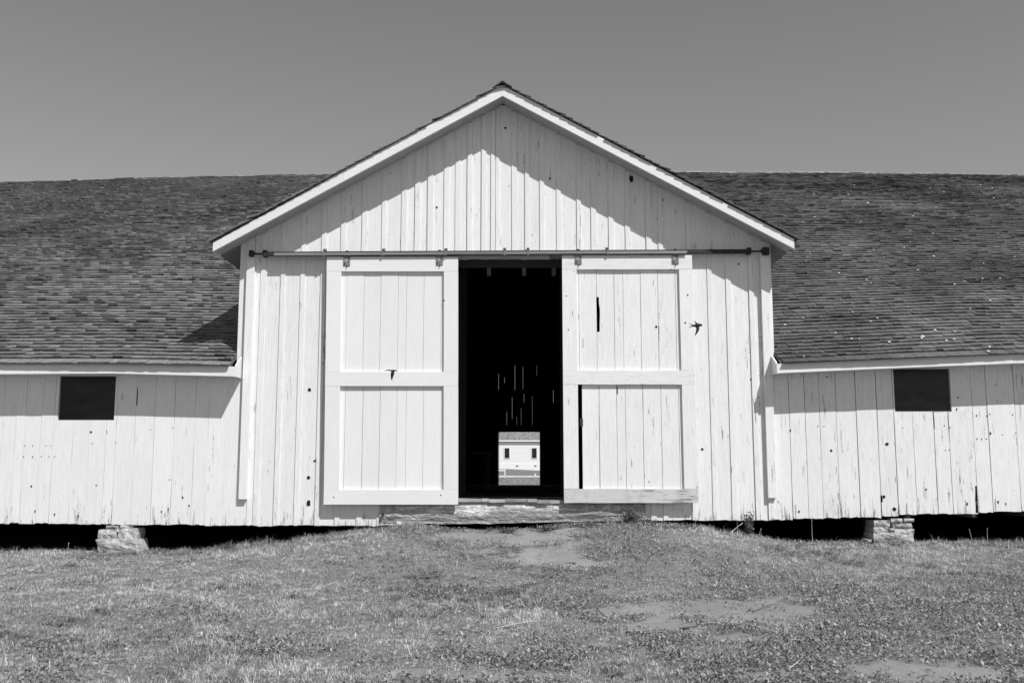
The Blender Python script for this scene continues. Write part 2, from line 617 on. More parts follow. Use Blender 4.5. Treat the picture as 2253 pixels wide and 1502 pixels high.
for px, py, r, tl in [(1112, 282, 3, 1), (1389, 393, 5.5, 1.5), (961, 456, 2.4, 1), (681, 857, 4, 1), (679, 1050, 3.8, 1.1), (692, 1013, 2.4, 1), (679, 1106, 4.6, 1.6),
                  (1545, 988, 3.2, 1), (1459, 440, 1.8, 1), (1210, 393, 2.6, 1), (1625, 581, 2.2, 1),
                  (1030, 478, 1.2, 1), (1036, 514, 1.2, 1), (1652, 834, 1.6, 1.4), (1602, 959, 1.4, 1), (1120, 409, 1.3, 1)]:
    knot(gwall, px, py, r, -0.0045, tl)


# corner boards that end above the wall's foot
def corner(pxa, pxb, top, bot, dx):
    mb = MB()
    (xa, zt), (xb, _) = at(pxa, top, -0.05), at(pxb, top, -0.05)
    zb = Z(bot, -0.05)
    mb.box(xa, xb, -0.062, -0.004, zb, zt, 0.8)
    return mb.build('corner_board', M['wall_centre'], barn, bevel=0.003)


corner(544, 561, 560, 1098, 0)
corner(1672, 1690, 556, 1095, 0)


# ---- wings' walls
def wing(name, lines, ytop, holes, mat, win, gap, notches):
    mb = MB()
    xs = [X(p, 1000) for p in lines]
    for i, (a, b) in enumerate(zip(xs[:-1], xs[1:])):
        pm = (lines[i] + lines[i + 1]) / 2
        zt = Z(interp(pm, ytop)) + 0.06
        zb = wing_bottom(pm)
        nt_ = notches.get(i)
        segs = [(a, b, zt)]
        if win and b > win[0] + 0.005 and a < win[1] - 0.005:
            segs = []
            wall_board(mb, a, b, zb, win[2] - .001, win[2] - .001, 0.0, gap=random.uniform(*gap), notch=nt_, wob=0.002)
            nt_ = None
            if a < win[0] - 0.01:
                mb.box(a + .002, win[0], 0.0, 0.022, win[2], zt, 0.5)
            if b > win[1] + 0.01:
                mb.box(win[1], b - .002, 0.0, 0.022, win[2], zt, 0.5)
            mb.box(max(a, win[0]), min(b, win[1]), 0.0, 0.02, win[3], zt, 0.5)
        for s0, s1, z1 in segs:
            wall_board(mb, s0, s1, zb, z1, z1, 0.0, gap=random.uniform(*gap), notch=nt_, wob=0.002)
    return mb.build(name, mat, barn)


L_LINES = list(range(-1145, -561, 45)) + [-560, -515, -470, -425, -380, -335, -290, -245, -200, -155, -110, -65, -30, 1.5, 31, 50.5, 87, 115, 157.7, 194.4, 231, 253, 294, 337, 380, 425.6, 456, 493, 529]
R_LINES = [1697, 1709, 1740, 1775, 1807, 1844, 1888, 1934, 1971, 2012, 2058, 2091, 2145.5, 2177.7, 2240, 2280, 2325, 2370, 2410, 2455, 2500, 2545, 2590, 2635, 2680, 2725, 2770, 2815] + list(range(2860, 3400, 45))
lw = (*[X(p, 870) for p in (129.5, 253.5)], Z(924), Z(827))
rw = (*[X(p, 858) for p in (1967, 2091.5)], Z(905), Z(811))
i_l = L_LINES.index(294)
wl = wing('wing_wall', L_LINES, [(-1150, 822), (-560, 815), (250, 815), (520, 822)], [], M['wall_left'], lw, (0.0008, 0.0026),
          {i_l: [('l', Z(893), Z(850), 0.018)], i_l - 2: [('l', Z(955), Z(945), 0.010)]})
i_r = R_LINES.index(2091)
wr = wing('wing_wall', R_LINES, [(1700, 812), (2253, 790), (2900, 775), (3400, 768)], [], M['wall_right'], rw, (0.002, 0.0065),
          {i_r: [('r', Z(1128), Z(1068), 0.040)], R_LINES.index(1934): [('l', Z(1105), Z(1088), 0.018)],
           R_LINES.index(2058): [('l', Z(945), Z(906), 0.010)], R_LINES.index(1888): [('r', Z(1140), Z(1090), 0.006)]})
wl['label'] = 'left wing wall in smoother white paint'
wr['label'] = 'right wing wall with dark open joints'
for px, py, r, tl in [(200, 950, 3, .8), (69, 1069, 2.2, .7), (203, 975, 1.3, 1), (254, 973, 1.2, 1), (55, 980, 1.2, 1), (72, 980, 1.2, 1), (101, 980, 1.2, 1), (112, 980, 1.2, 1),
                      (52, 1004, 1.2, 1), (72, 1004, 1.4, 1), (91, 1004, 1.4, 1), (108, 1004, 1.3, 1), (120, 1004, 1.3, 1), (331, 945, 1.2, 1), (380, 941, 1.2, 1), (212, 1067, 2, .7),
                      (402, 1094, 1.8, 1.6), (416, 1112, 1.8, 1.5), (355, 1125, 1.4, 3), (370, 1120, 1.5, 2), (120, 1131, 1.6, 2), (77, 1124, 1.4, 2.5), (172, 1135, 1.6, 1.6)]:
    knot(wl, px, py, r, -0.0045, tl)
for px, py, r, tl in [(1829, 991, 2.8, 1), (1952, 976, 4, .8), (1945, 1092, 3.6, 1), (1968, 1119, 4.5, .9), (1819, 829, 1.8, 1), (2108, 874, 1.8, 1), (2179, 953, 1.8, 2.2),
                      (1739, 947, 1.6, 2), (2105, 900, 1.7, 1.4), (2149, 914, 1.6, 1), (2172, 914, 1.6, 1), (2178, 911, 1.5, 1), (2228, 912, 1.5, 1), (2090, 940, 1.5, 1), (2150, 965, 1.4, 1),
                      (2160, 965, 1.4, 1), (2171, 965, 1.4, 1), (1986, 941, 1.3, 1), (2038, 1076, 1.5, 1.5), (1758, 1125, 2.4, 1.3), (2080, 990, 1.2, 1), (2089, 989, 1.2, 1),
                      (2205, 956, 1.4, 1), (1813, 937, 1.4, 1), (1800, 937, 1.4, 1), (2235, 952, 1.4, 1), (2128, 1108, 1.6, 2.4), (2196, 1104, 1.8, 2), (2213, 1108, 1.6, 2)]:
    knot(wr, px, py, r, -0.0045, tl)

# ---- windows in the wings (pane set back in a thin casing)
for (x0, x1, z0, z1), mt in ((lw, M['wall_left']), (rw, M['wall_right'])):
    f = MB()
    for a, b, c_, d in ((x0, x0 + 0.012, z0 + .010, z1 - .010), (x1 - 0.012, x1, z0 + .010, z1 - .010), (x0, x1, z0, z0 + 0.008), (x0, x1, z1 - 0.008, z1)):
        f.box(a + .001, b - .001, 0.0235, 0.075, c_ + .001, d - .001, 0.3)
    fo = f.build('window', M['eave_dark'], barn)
    p = MB()
    p.box(x0 + .01, x1 - .01, 0.035, 0.040, z0 + .008, z1 - .008)
    p.build('pane', M['pane'], fo)

# ---- eaves of the wings: fascia, soffit, end plate
EL = [(-1150, 812), (-560, 806), (0, 799), (250, 799), (515, 804)]     # shingle butt line, photo pixels at depth -OE
ER = [(1712, 798), (2253, 776), (2900, 760), (3400, 752)]
FL = [(-1150, 832), (-560, 826), (0, 822.5), (250, 821), (515, 827.5)]
FR = [(1712, 820.5), (1900, 812), (2253, 798), (2900, 782), (3400, 774)]


def eave(xp0, xp1, top, bot, inner, cuts):
    mb = MB()
    n = 14
    pts = sorted(set(list(np.linspace(xp0, xp1, n)) + cuts))
    for a, b in zip(pts[:-1], pts[1:]):
        (xa, ta), (_, ba) = at(a, interp(a, top), -OE), at(a, interp(a, bot), -OE)
        (xb, tb), (_, bb) = at(b, interp(b, top), -OE), at(b, interp(b, bot), -OE)
        g = 0.002 if a in cuts else 0
        st = 0.004 if (a in cuts or any(abs(a - c_) < 1 for c_ in cuts)) else 0
        mb.hexa([(xa + g, -OE, ba), (xb, -OE, bb), (xb, -OE + .024, bb), (xa + g, -OE + .024, ba),
                 (xa + g, -OE, ta - .012), (xb, -OE, tb - .012), (xb, -OE + .024, tb - .012), (xa + g, -OE + .024, ta - .012)], 0.3 + 0.5 * (int(a) % 3) / 3)
        # soffit
        mb.hexa([(xa, -OE + .026, ba + .012), (xb, -OE + .026, bb + .012), (xb, -.008, bb + .012), (xa, -.008, ba + .012),
                 (xa, -OE + .026, ba + .026), (xb, -OE + .026, bb + .026), (xb, -.008, bb + .026), (xa, -.008, ba + .026)], 0.2)
    xe = xp1 if inner > 0 else xp0
    x_, zt = at(xe, interp(xe, top), -OE)
    zb = at(xe, interp(xe, bot), -OE)[1]
    s = 0.02 * inner
    mb.prism([(x_, 0), (x_, 0)] if False else [(min(x_, x_ + s), zb - .004), (max(x_, x_ + s), zb - .004), (max(x_, x_ + s), zt - .014), (min(x_, x_ + s), zt - .014)], -OE, -OE + 0.05, 0.6)
    # sloping end plate
    b = len(mb.v)
    m_ = 0.53
    y1 = -.008
    prof = [(-OE + .05, zb), (y1, zb), (y1, zt - .014 + m_ * (y1 + OE)), (-OE + .05, zt - .014 + m_ * .05)]
    lo, hi = min(x_, x_ + s), max(x_, x_ + s)
    mb.hexa([(lo, prof[0][0], prof[0][1]), (hi, prof[0][0], prof[0][1]), (hi, prof[1][0], prof[1][1]), (lo, prof[1][0], prof[1][1]),
             (lo, prof[3][0], prof[3][1]), (hi, prof[3][0], prof[3][1]), (hi, prof[2][0], prof[2][1]), (lo, prof[2][0], prof[2][1])], 0.6)
    return mb.build('eave_fascia', M['trim_h'], barn)


eave(-1150, 515, EL, FL, 1, [76, 250])
eave(1712, 3370, ER, FR, -1, [2235])

# ---- main roof planes
SL = 0.53


def find_ridge(px, py_eave, py_ridge):
    x0, z0 = at(px, py_eave, -OE)
    best = None
    for t in np.arange(3, 16, 0.01):
        y, z = -OE + t, z0 + SL * t
        ct, st = math.cos(TILT), math.sin(TILT)
        dy, dz = y + DIST, z - EYE
        yy = 751 - F_PX * (-st * dy + ct * dz) / (ct * dy + st * dz)
        if yy <= py_ridge:
            break
        best = t
    return best


TL = find_ridge(515, 804, 387)
TR = find_ridge(1712, 798, 381)
RY = -OE + (TL + TR) / 2          # ridge depth
print('RIDGE', TL, TR, RY)
YB = 2 * RY                       # rear wall
# eave height along x and ridge height along x
ex = [(X(p, 800, -OE), at(p, interp(p, EL if p < 1000 else ER), -OE)[1]) for p in (-1145, 0, 250, 515, 1712, 2253, 3370)]
rx_ = []
for p, py in ((-560, 430), (0, 403), (360, 392), (720, 385), (1495, 379.5), (1900, 381), (2253, 386.5), (2900, 398)):
    x_, z_ = at(p, py, RY)
    rx_.append((x_, z_))


def main_z(x, y):
    e = interp(x, ex); r = interp(x, rx_)
    t = (y + OE) / (RY + OE)
    return e + (r - e) * t


def main_pt(x, t, lift=0.0):
    e = interp(x, ex); r = interp(x, rx_)
    sag = 0.0
    m_ = (r - e) / (RY + OE)
    nn = math.hypot(1, m_)
    return (x, -OE + (RY + OE) * t - lift * m_ / nn, e + (r - e) * t + sag + lift / nn)


ZR_IN = APX[1]


def gable_top(x):
    return rake_z(x) + 0.175


def shingle_field(mb, pt, x0, x1, nrow, wmean, skip, liftk, curl, seed, v0=0.5, thick=0.016):
    rs = random.Random(seed)
    for r in range(nrow):
        t0, t1 = r / nrow, (r + 1) / nrow
        x = x0 - rs.random() * wmean
        wave = [rs.uniform(-1, 1) for _ in range(4)]
        base_v = rs.uniform(-0.08, 0.08)
        run, rl = 0, 0.0
        while x < x1:
            wd = wmean * rs.uniform(0.55, 1.45)
            a, b = max(x, x0), min(x + wd - 0.004, x1)
            x += wd
            if b - a < 0.02:
                continue
            if skip and skip((a + b) / 2, (t0 + t1) / 2):
                continue
            if run <= 0:
                rl = liftk * rs.random() ** 3
                run = rs.randint(1, 3)
            run -= 1
            dt = (rs.uniform(-0.06, 0.06) + 0.10 * math.sin(a * 1.7 + r * 2.1 + wave[0] * 3)) / nrow
            th = rs.uniform(0.7, 1.25) * thick
            lf = 0.012 + rl + curl * rs.random() ** 5
            if r == 0:
                lf = 0.010
            l2 = lf + rs.uniform(-0.004, 0.006)
            ta = t0 + dt if r else -0.40 / nrow + dt * .3
            tb = t1 + 0.35 / nrow
            P = [pt(a, ta, lf), pt(b, ta, l2), pt(b, tb, 0.002), pt(a, tb, 0.002),
                 pt(a, ta, lf + th), pt(b, ta, l2 + th), pt(b, tb, 0.006), pt(a, tb, 0.006)]
            mb.hexa(P, min(1, max(0, v0 + base_v + rs.gauss(0, 0.11))))


def wavy_pt(x, t, lift=0.0):
    p = main_pt(x, t, lift)
    s = (float(vnoise(x * 0.45 + 31, t * 5 + 3)) - 0.5) * 0.07 * min(1, t * 6) * min(1, (1 - t) * 5)
    return (p[0], p[1], p[2] + s)


NROW = int(round((RY + OE) * math.hypot(1, SL) / 0.138))


def deck(mb, pt, x0, x1, n, m=1):
    for i in range(n):
        a, b = lerp(x0, x1, i / n), lerp(x0, x1, (i + 1) / n)
        for j in range(8):
            t0, t1 = j / 8, (j + 1) / 8
            P = [pt(a, t0, -0.035), pt(b, t0, -0.035), pt(b, t1, -0.035), pt(a, t1, -0.035),
                 pt(a, t0, -0.004), pt(b, t0, -0.004), pt(b, t1, -0.004), pt(a, t1, -0.004)]
            mb.hexa(P, 0.5, m)


X_FARL, X_FARR = ex[0][0] + 0.1, ex[-1][0] - 0.1
xel, xer = ex[3][0] - 0.0, ex[4][0]
for nm, a, b, mt, lk, cu, sd, lab in (('wing_roof', X_FARL, XL, 'shingle_left', 0.010, 0.02, 5, 'left roof slope, curled grey shingles'),
                                     ('wing_roof', XR, X_FARR, 'shingle_right', 0.006, 0.014, 6, 'right roof slope, darker and flatter with pale flecks')):
    mb = MB()
    shingle_field(mb, wavy_pt, a, b, NROW, 0.125, None, lk, cu, sd, thick=0.029 if sd == 5 else 0.017)
    deck(mb, wavy_pt, a, b, 10)
    o = mb.build(nm, [M[mt], M['inner']], barn)
    o['label'] = lab
    if nm and mt == 'shingle_right':
        fk = MB()
        rs = random.Random(3)
        spots = [(1790, 432), (1834, 412), (1866, 432), (1909, 450), (2009, 476), (2002, 509), (2157, 410), (2195, 515), (2217, 452), (2244, 451), (1922, 553), (1944, 568), (2019, 598),
                 (1782, 563), (1773, 581), (2134, 685), (2178, 667), (1838, 735), (1873, 748), (1890, 748), (1768, 788), (2027, 747), (1915, 711), (1893, 492), (2054, 565), (2002, 534), (2100, 632)]
        for px, py in spots + [(rs.uniform(1720, 2250), rs.uniform(400, 780)) for _ in range(40)]:
            # find the roof point below this pixel
            lo, hi = 0.0, 1.0
            for _ in range(30):
                tm = (lo + hi) / 2
                y = -OE + (RY + OE) * tm
                x_, z_ = at(px, py, y)
                if z_ > main_pt(x_, tm)[2]:
                    lo = tm
                else:
                    hi = tm
            y = -OE + (RY + OE) * lo
            x_, _z = at(px, py, y)
            if x_ < XR + .05:
                continue
            s = rs.uniform(0.008, 0.02) * (1.6 if rs.random() < .2 else 1)
            q = wavy_pt(x_, lo, 0.032)
            n_ = 6
            poly = []
            b0 = len(fk.v)
            for i in range(n_):
                an = 2 * math.pi * i / n_
                dx, dt = s * 1.3 * math.cos(an) * rs.uniform(.7, 1.2), s * math.sin(an) * rs.uniform(.7, 1.2)
                fk.v.append((q[0] + dx, q[1] + dt, q[2] + dt * SL))
            fk.v.append((q[0], q[1], q[2] + s * .6))
            for i in range(n_):
                fk.face([b0 + i, b0 + (i + 1) % n_, b0 + n_], rs.random())
        fk.build('lichen_flecks', M['chip'], o)['kind'] = 'stuff'

# the part of the slope behind the gable
yv = lambda x: max(-OE, (gable_top(x) - interp(x, ex)) / ((interp(x, rx_) - interp(x, ex)) / (RY + OE)) - OE)
mb = MB()
nseg = 16
for i in range(nseg):
    a, b = lerp(XL, XR, i / nseg), lerp(XL, XR, (i + 1) / nseg)
    ta, tb = [min(0.995, (yv(q) + OE) / (RY + OE)) for q in (a, b)]
    mb.hexa([main_pt(a, ta, -.03), main_pt(b, tb, -.03), main_pt(b, 1, -.03), main_pt(a, 1, -.03),
             main_pt(a, ta, -.006), main_pt(b, tb, -.006), main_pt(b, 1, -.006), main_pt(a, 1, -.006)], 0.4, 1)
shingle_field(mb, wavy_pt, XL + .002, XR - .002, NROW, 0.125, lambda x_, t_: -OE + (RY + OE) * t_ < yv(x_) - .12, 0.010, 0.02, 7, thick=0.024)
mb.build('centre_roof', [M['shingle_left'], M['inner']], barn)

# rear slope and ridge boards
mb = MB()
ZBW = 5.25
nseg = 20
for i in range(nseg):
    a, b = lerp(X_FARL, X_FARR, i / nseg), lerp(X_FARL, X_FARR, (i + 1) / nseg)
    za, zb_ = interp(a, rx_), interp(b, rx_)
    mb.hexa([(a, RY, za - .03), (b, RY, zb_ - .03), (b, YB + .3, ZBW - .03), (a, YB + .3, ZBW - .03),
             (a, RY, za + .02), (b, RY, zb_ + .02), (b, YB + .3, ZBW + .02), (a, YB + .3, ZBW + .02)], 0.4)
mb.build('rear_roof', M['shingle_left'], barn)
mb = MB()
for i in range(nseg * 3):
    a, b = lerp(X_FARL, X_FARR, i / nseg / 3), lerp(X_FARL, X_FARR, (i + 1) / nseg / 3)
    za, zb_ = interp(a, rx_), interp(b, rx_)
    j = random.uniform(-.006, .008)
    v = random.random()
    mb.hexa([(a, RY - .13, za - .055 + j), (b - .01, RY - .13, zb_ - .055 + j), (b - .01, RY, zb_ + .016 + j), (a, RY, za + .016 + j),
             (a, RY - .13, za - .035 + j), (b - .01, RY - .13, zb_ - .035 + j), (b - .01, RY + .004, zb_ + .036 + j), (a, RY + .004, za + .036 + j)], v)
    mb.hexa([(a, RY, za + .010 + j), (b - .01, RY, zb_ + .010 + j), (b - .01, RY + .13, zb_ - .06 + j), (a, RY + .13, za - .06 + j),
             (a, RY + .004, za + .034 + j), (b - .01, RY + .004, zb_ + .034 + j), (b - .01, RY + .13, zb_ - .03 + j), (a, RY + .13, za - .03 + j)], v)
mb.build('ridge_cap', M['ridge'], barn)

# ---- gable roof
YG1 = RY - 0.2
RT = 0.150                                        # height of the rake boards
for side in (0, 1):
    rk = MB()
    (xa, za), (xb, zb_) = (L_RK if side == 0 else R_RK)
    segs = [(0, .445), (.4455, 1)] if side == 0 else [(0, 1)]
    for s0, s1 in segs:
        x0_, z0_ = lerp(xa, xb, s0), lerp(za, zb_, s0)
        x1_, z1_ = lerp(xa, xb, s1), lerp(za, zb_, s1)
        if s0 == 0 and side == 0:
            o0 = -0.012
        h0 = RT * (0.78 if (side == 0 and s0 == 0) else 1.0)
        h1 = RT * (0.88 if (side == 1 and s1 == 1) else 1.0)
        rk.prism([(x0_, z0_), (x1_ - (.0015 if s1 == 1 and side == 0 else 0), z1_), (x1_ - (.0015 if s1 == 1 and side == 0 else 0), z1_ + h1), (x0_, z0_ + h0)], -OG, -OG + 0.035, random.random())
    rk.build('rake_board', M['trim_h'], barn)


def grt(x):
    """top of the gable roof deck"""
    return rake_z(x) + RT + 0.004


def gslope(side):
    xe = L_RK[0][0] - .01 if side == 0 else R_RK[1][0] + .01
    ridge = APX[0]

    def pt(u, t, lift=0.0):      # u runs along the ridge (depth), t from eave to ridge
        x = lerp(xe, ridge, t)
        return (x + (-1 if side == 0 else 1) * lift * .46, u, grt(x) + lift * .88)
    return pt


for side in (0, 1):
    pt = gslope(side)
    mb = MB()
    run = abs(pt(0, 1)[0] - pt(0, 0)[0])
    rows = int(round(run * 1.14 / 0.138))
    xe = pt(0, 0)[0]
    sk = lambda u, t, pt=pt: (u > 0.2) and (pt(u, t)[2] < main_z(pt(u, t)[0], u) - 0.05)
    shingle_field(mb, pt, -OG - 0.035, YG1, rows, 0.15, sk, 0.016, 0.02, 21 + side)
    # deck + sloping soffit, only while above the main roof
    nn = 20
    for i in range(nn):
        u0, u1 = lerp(-OG + .035, YG1, i / nn), lerp(-OG + .035, YG1, (i + 1) / nn)
        for j in range(12):
            t0, t1 = j / 12, (j + 1) / 12
            tm = (t0 + t1) / 2
            q = pt(u0, tm)
            if u0 > 0.5 and q[2] < main_z(q[0], u0) - 0.35:
                continue
            mt = 1 if u0 < 0 else 2
            mb.hexa([pt(u0, t0, -.035), pt(u1, t0, -.035), pt(u1, t1, -.035), pt(u0, t1, -.035),
                     pt(u0, t0, -.004), pt(u1, t0, -.004), pt(u1, t1, -.004), pt(u0, t1, -.004)], 0.5, mt if u1 < 0.6 else 2)
    mb.build('gable_roof', [M['shingle_left'] if side == 0 else M['shingle_right'], M['header'], M['inner']], barn)

# soffit boards under the gable overhang, parallel to the rake
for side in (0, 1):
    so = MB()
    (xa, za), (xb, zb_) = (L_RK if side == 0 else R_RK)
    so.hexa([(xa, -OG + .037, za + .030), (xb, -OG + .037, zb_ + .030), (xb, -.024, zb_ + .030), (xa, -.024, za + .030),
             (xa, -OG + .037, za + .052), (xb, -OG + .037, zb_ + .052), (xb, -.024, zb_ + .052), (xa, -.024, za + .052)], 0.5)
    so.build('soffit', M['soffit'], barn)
    so = MB()
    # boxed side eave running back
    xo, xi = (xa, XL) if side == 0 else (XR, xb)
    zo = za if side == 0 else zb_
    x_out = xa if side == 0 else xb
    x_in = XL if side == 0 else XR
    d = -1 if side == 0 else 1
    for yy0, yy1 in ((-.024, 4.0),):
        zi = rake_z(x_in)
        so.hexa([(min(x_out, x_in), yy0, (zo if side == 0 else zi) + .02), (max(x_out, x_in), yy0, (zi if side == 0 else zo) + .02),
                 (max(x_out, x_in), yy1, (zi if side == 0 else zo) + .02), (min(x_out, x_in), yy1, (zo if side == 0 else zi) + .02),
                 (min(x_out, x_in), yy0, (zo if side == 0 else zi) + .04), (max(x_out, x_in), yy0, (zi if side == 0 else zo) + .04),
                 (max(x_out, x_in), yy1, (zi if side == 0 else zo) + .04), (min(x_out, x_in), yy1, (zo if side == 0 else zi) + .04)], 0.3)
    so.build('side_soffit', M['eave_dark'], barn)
rc = MB()
for i in range(24):
    u = -OG - .05 + i * 0.14
    for s in (-1, 1):
        x2 = APX[0] + s * 0.13
        zt = grt(APX[0]) + 0.035 + random.uniform(0, .012)
        z2 = grt(x2) + 0.030
        rc.hexa([(APX[0], u, zt), (x2, u, z2), (x2, u + .17, z2 - .01), (APX[0], u + .17, zt - .01),
                 (APX[0], u, zt + .022), (x2, u, z2 + .018), (x2, u + .17, z2 + .005), (APX[0], u + .17, zt + .01)], random.random())
rc.build('ridge_cap', M['shingle_right'], barn)

# cheeks of the block above the wings' roofs
for side in (0, 1):
    x_ = XL if side == 0 else XR - .022
    mb = MB()
    n = 22
    ztop = rake_z(XL if side == 0 else XR) + .02
    y = -0.001
    y0 = 0.024
    while y0 < 5.0:
        y1 = y0 + 0.22
        zb0, zb1 = main_z(x_, y0) - .06, main_z(x_, y1) - .06
        if zb0 > ztop:
            break
        mb.hexa([(x_, y0, zb0), (x_ + .022, y0, zb0), (x_ + .022, y1 - .004, zb1), (x_, y1 - .004, zb1),
                 (x_, y0, ztop), (x_ + .022, y0, ztop), (x_ + .022, y1 - .004, max(ztop, zb1)), (x_, y1 - .004, max(ztop, zb1))], random.random())
        y0 = y1
    mb.build('cheek_wall', M['wall_centre'], barn)

# ---- inner shell: front lining below the main deck, ends, rear wall with open joints
for xx in (X_FARL, X_FARR - .05):
    mb = MB()
    z1, z2 = interp(xx, ex), interp(xx, rx_)
    b = len(mb.v)
    prof = [(0.03, 0.1), (YB, 0.1), (YB, ZBW + .1), (RY, z2 - .05), (0.03, main_z(xx, .03) - .05)]
    for q in (xx, xx + .05):
        mb.v += [(q, p[0], p[1]) for p in prof]
    mb.face([b, b + 1, b + 2, b + 3, b + 4]); mb.face([b + 9, b + 8, b + 7, b + 6, b + 5])
    for i in range(5):
        j = (i + 1) % 5
        mb.face([b + i, b + 5 + i, b + 5 + j, b + j])
    mb.build('end_wall', M['wall_left'], barn)

rw_ = MB()
DX0, DX1 = at(1098, 1000, YB)[0], at(1187.5, 1000, YB)[0]
DZ0, DZ1 = at(1140, 1073, YB)[1], at(1140, 950, YB)[1]
SLITS = [(1097, 822, 857), (1115, 935, 905), (1133, 801, 857), (1127, 873, 921), (1137, 916, 934), (1146.5, 898, 935), (1150.5, 806, 855), (1171, 872, 935), (1181, 802, 826),
         (1202, 896, 926), (1204, 984, 998), (1217.5, 858, 886), (1220, 888, 942), (1221.5, 955, 1030), (1231.5, 810, 858), (1153, 866, 885), (1110, 830, 842)]
sx = sorted([(at(p, (a + b) / 2, YB)[0], at(p, max(a, b), YB)[1], at(p, min(a, b), YB)[1]) for p, a, b in SLITS])
ZB0 = 0.2
edges = [X_FARL] + [s[0] for s in sx] + [X_FARR]
for a, b in zip(edges[:-1], edges[1:]):
    a, b = a + random.uniform(.0005, .0035), b - random.uniform(.0005, .0035)
    if b - a < 0.004:
        continue
    segs = [(ZB0, ZBW + 0.2)]
    if b > DX0 and a < DX1:
        if a < DX0:
            rw_.box(a, DX0, YB, YB + .025, ZB0, ZBW + .2)
        if b > DX1:
            rw_.box(DX1, b, YB, YB + .025, ZB0, ZBW + .2)
        rw_.box(max(a, DX0), min(b, DX1), YB, YB + .025, DZ1, ZBW + .2)
        rw_.box(max(a, DX0), min(b, DX1), YB, YB + .025, ZB0, DZ0)
    else:
        rw_.box(a, b, YB, YB + .025, ZB0, ZBW + .2)
for x_, z0, z1 in sx:
    inside = DX0 - .03 < x_ < DX1 + .03
    if z1 < ZBW + .2:
        rw_.box(x_ - .03, x_ + .03, YB + .026, YB + .045, z1, ZBW + .2)
    lo = DZ1 if inside else ZB0
    if z0 > lo:
        rw_.box(x_ - .03, x_ + .03, YB + .026, YB + .045, lo, z0)
    if inside:
        pass
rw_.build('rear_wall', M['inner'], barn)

# rear roof gap closer
mb = MB()
mb.box(X_FARL, X_FARR, YB + .046, YB + .07, ZBW - 0.02 - 0.25 + .1, ZBW + .1)
mb.build('rear_plate', M['inner'], barn)

# floor and joists, seen from below as black gap
fl = MB()
y = 0.03
i = 0
while y < YB - .2:
    y2 = y + (0.24 if y < 3 else 1.0)
    fl.box(X_FARL + .06, X_FARR - .06, y + .002, y2 - .002, ZF - .05, ZF + random.uniform(-.004, .004), random.random(), 0 if y < 2.6 else 1)
    y = y2
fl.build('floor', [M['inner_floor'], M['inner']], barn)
mb = MB()
for xx in np.arange(X_FARL + .3, X_FARR, 0.9):
    mb.box(xx, xx + .06, .05, YB - .1, ZF - .22, ZF - .052)
mb.build('floor_joists', M['inner'], barn)

# inner posts, tie beam and braces glimpsed behind the doorway
for px in (1018, 1240):
    mb = MB()
    x_ = X(px, 800, 5.0)
    mb.box(x_ - .07, x_ + .07, 5.0, 5.14, ZF, main_z(x_, 5.0) - .2)
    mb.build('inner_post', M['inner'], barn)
mb = MB()
zz = Z(583, 0.8)
mb.box(XL + .1, XR - .1, 0.75, 0.9, zz - .02, zz + .10)
mb.build('tie_beam', M['inner'], barn)
for px in (1076, 1153, 1218):
    mb = MB()
    x_ = X(px, 590, 1.0)
    zt = Z(584, 1.0)
    mb.box(x_ - .028, x_ + .028, 0.92, 1.05, zt - .15, zt + 0.0)
    mb.build('ceiling_joist', M['inner_floor'], barn)
mb = MB()
xs0, zs = at(1040, 996, 7.0)
xs1, _ = at(1085, 996, 7.0)
mb.box(xs0, xs1, 7.0, 7.06, zs - .03, zs + .03)
xp, _ = at(1074, 996, 7.0)
mb.box(xp - .03, xp + .03, 6.94, 6.999, ZF, zs)
mb.build('stall_rail', M['inner'], barn)

# ---- sill and threshold
sl = MB()
random.seed(5)
SY = -0.035
TOPP = [(835, 1104), (1009, 1103), (1236, 1104), (1420, 1104)]
BOTP = [(835, 1150), (930, 1152), (1009, 1152), (1100, 1151), (1236, 1147), (1330, 1146), (1420, 1144)]
pp = np.linspace(835, 1420, 150)
vb = len(sl.v)
NR = 18
for p in pp:
    xt, zt = at(p, interp(p, TOPP), SY)
    _, zb = at(p, interp(p, BOTP), SY)
    for r in range(NR):
        t = r / (NR - 1)
        z = lerp(zt, zb, t)
        bulge = -0.030 * math.sin(math.pi * min(1, t * 1.1)) * (0.7 + 0.6 * float(vnoise(p * .03, 3)))
        rough = (float(fbm(np.array(p * .022), np.array(t * 9.0), 4)) - .5) * .018
        rough += (float(fbm(np.array(p * .16), np.array(t * 13.0 + 7), 3)) - .5) * .012
        sl.v.append((xt, SY + bulge + rough + 0.02, z + (float(vnoise(p * .04, 9)) - .5) * .012))
    sl.v.append((xt, 0.045, zb)); sl.v.append((xt, 0.045, zt + .02))
K = NR + 2
for i in range(len(pp) - 1):
    for r in range(K):
        r2 = (r + 1) % K
        sl.face([vb + i * K + r, vb + i * K + r2, vb + (i + 1) * K + r2, vb + (i + 1) * K + r], 0.5)
sl.face([vb + r for r in range(K)][::-1]); sl.face([vb + (len(pp) - 1) * K + r for r in range(K)])
sl.build('door_sill', M['sill'], barn)
th = MB()
xe_ = [1004, 1060, 1075, 1112, 1160, 1182, 1208, 1240]
for a, b in zip(xe_[:-1], xe_[1:]):
    x0_, zt = at(a, 1099, -.05)
    x1_, _ = at(b, 1099, -.05)
    j = random.uniform(-.005, .005)
    if a >= 1182:
        j -= .015
    th.box(x0_ + .003, x1_ - .003, -.062 + random.uniform(-.012, .012), 0.025, zt - .03 + j, zt + .012 + j, random.random())
th.build('threshold', M['inner_floor'], barn)
bolt = MB()
bx_, bz_ = at(843, 1131, SY)
bolt.tube([(bx_, SY - .04, bz_), (bx_, SY + .02, bz_)], 0.018, 8)
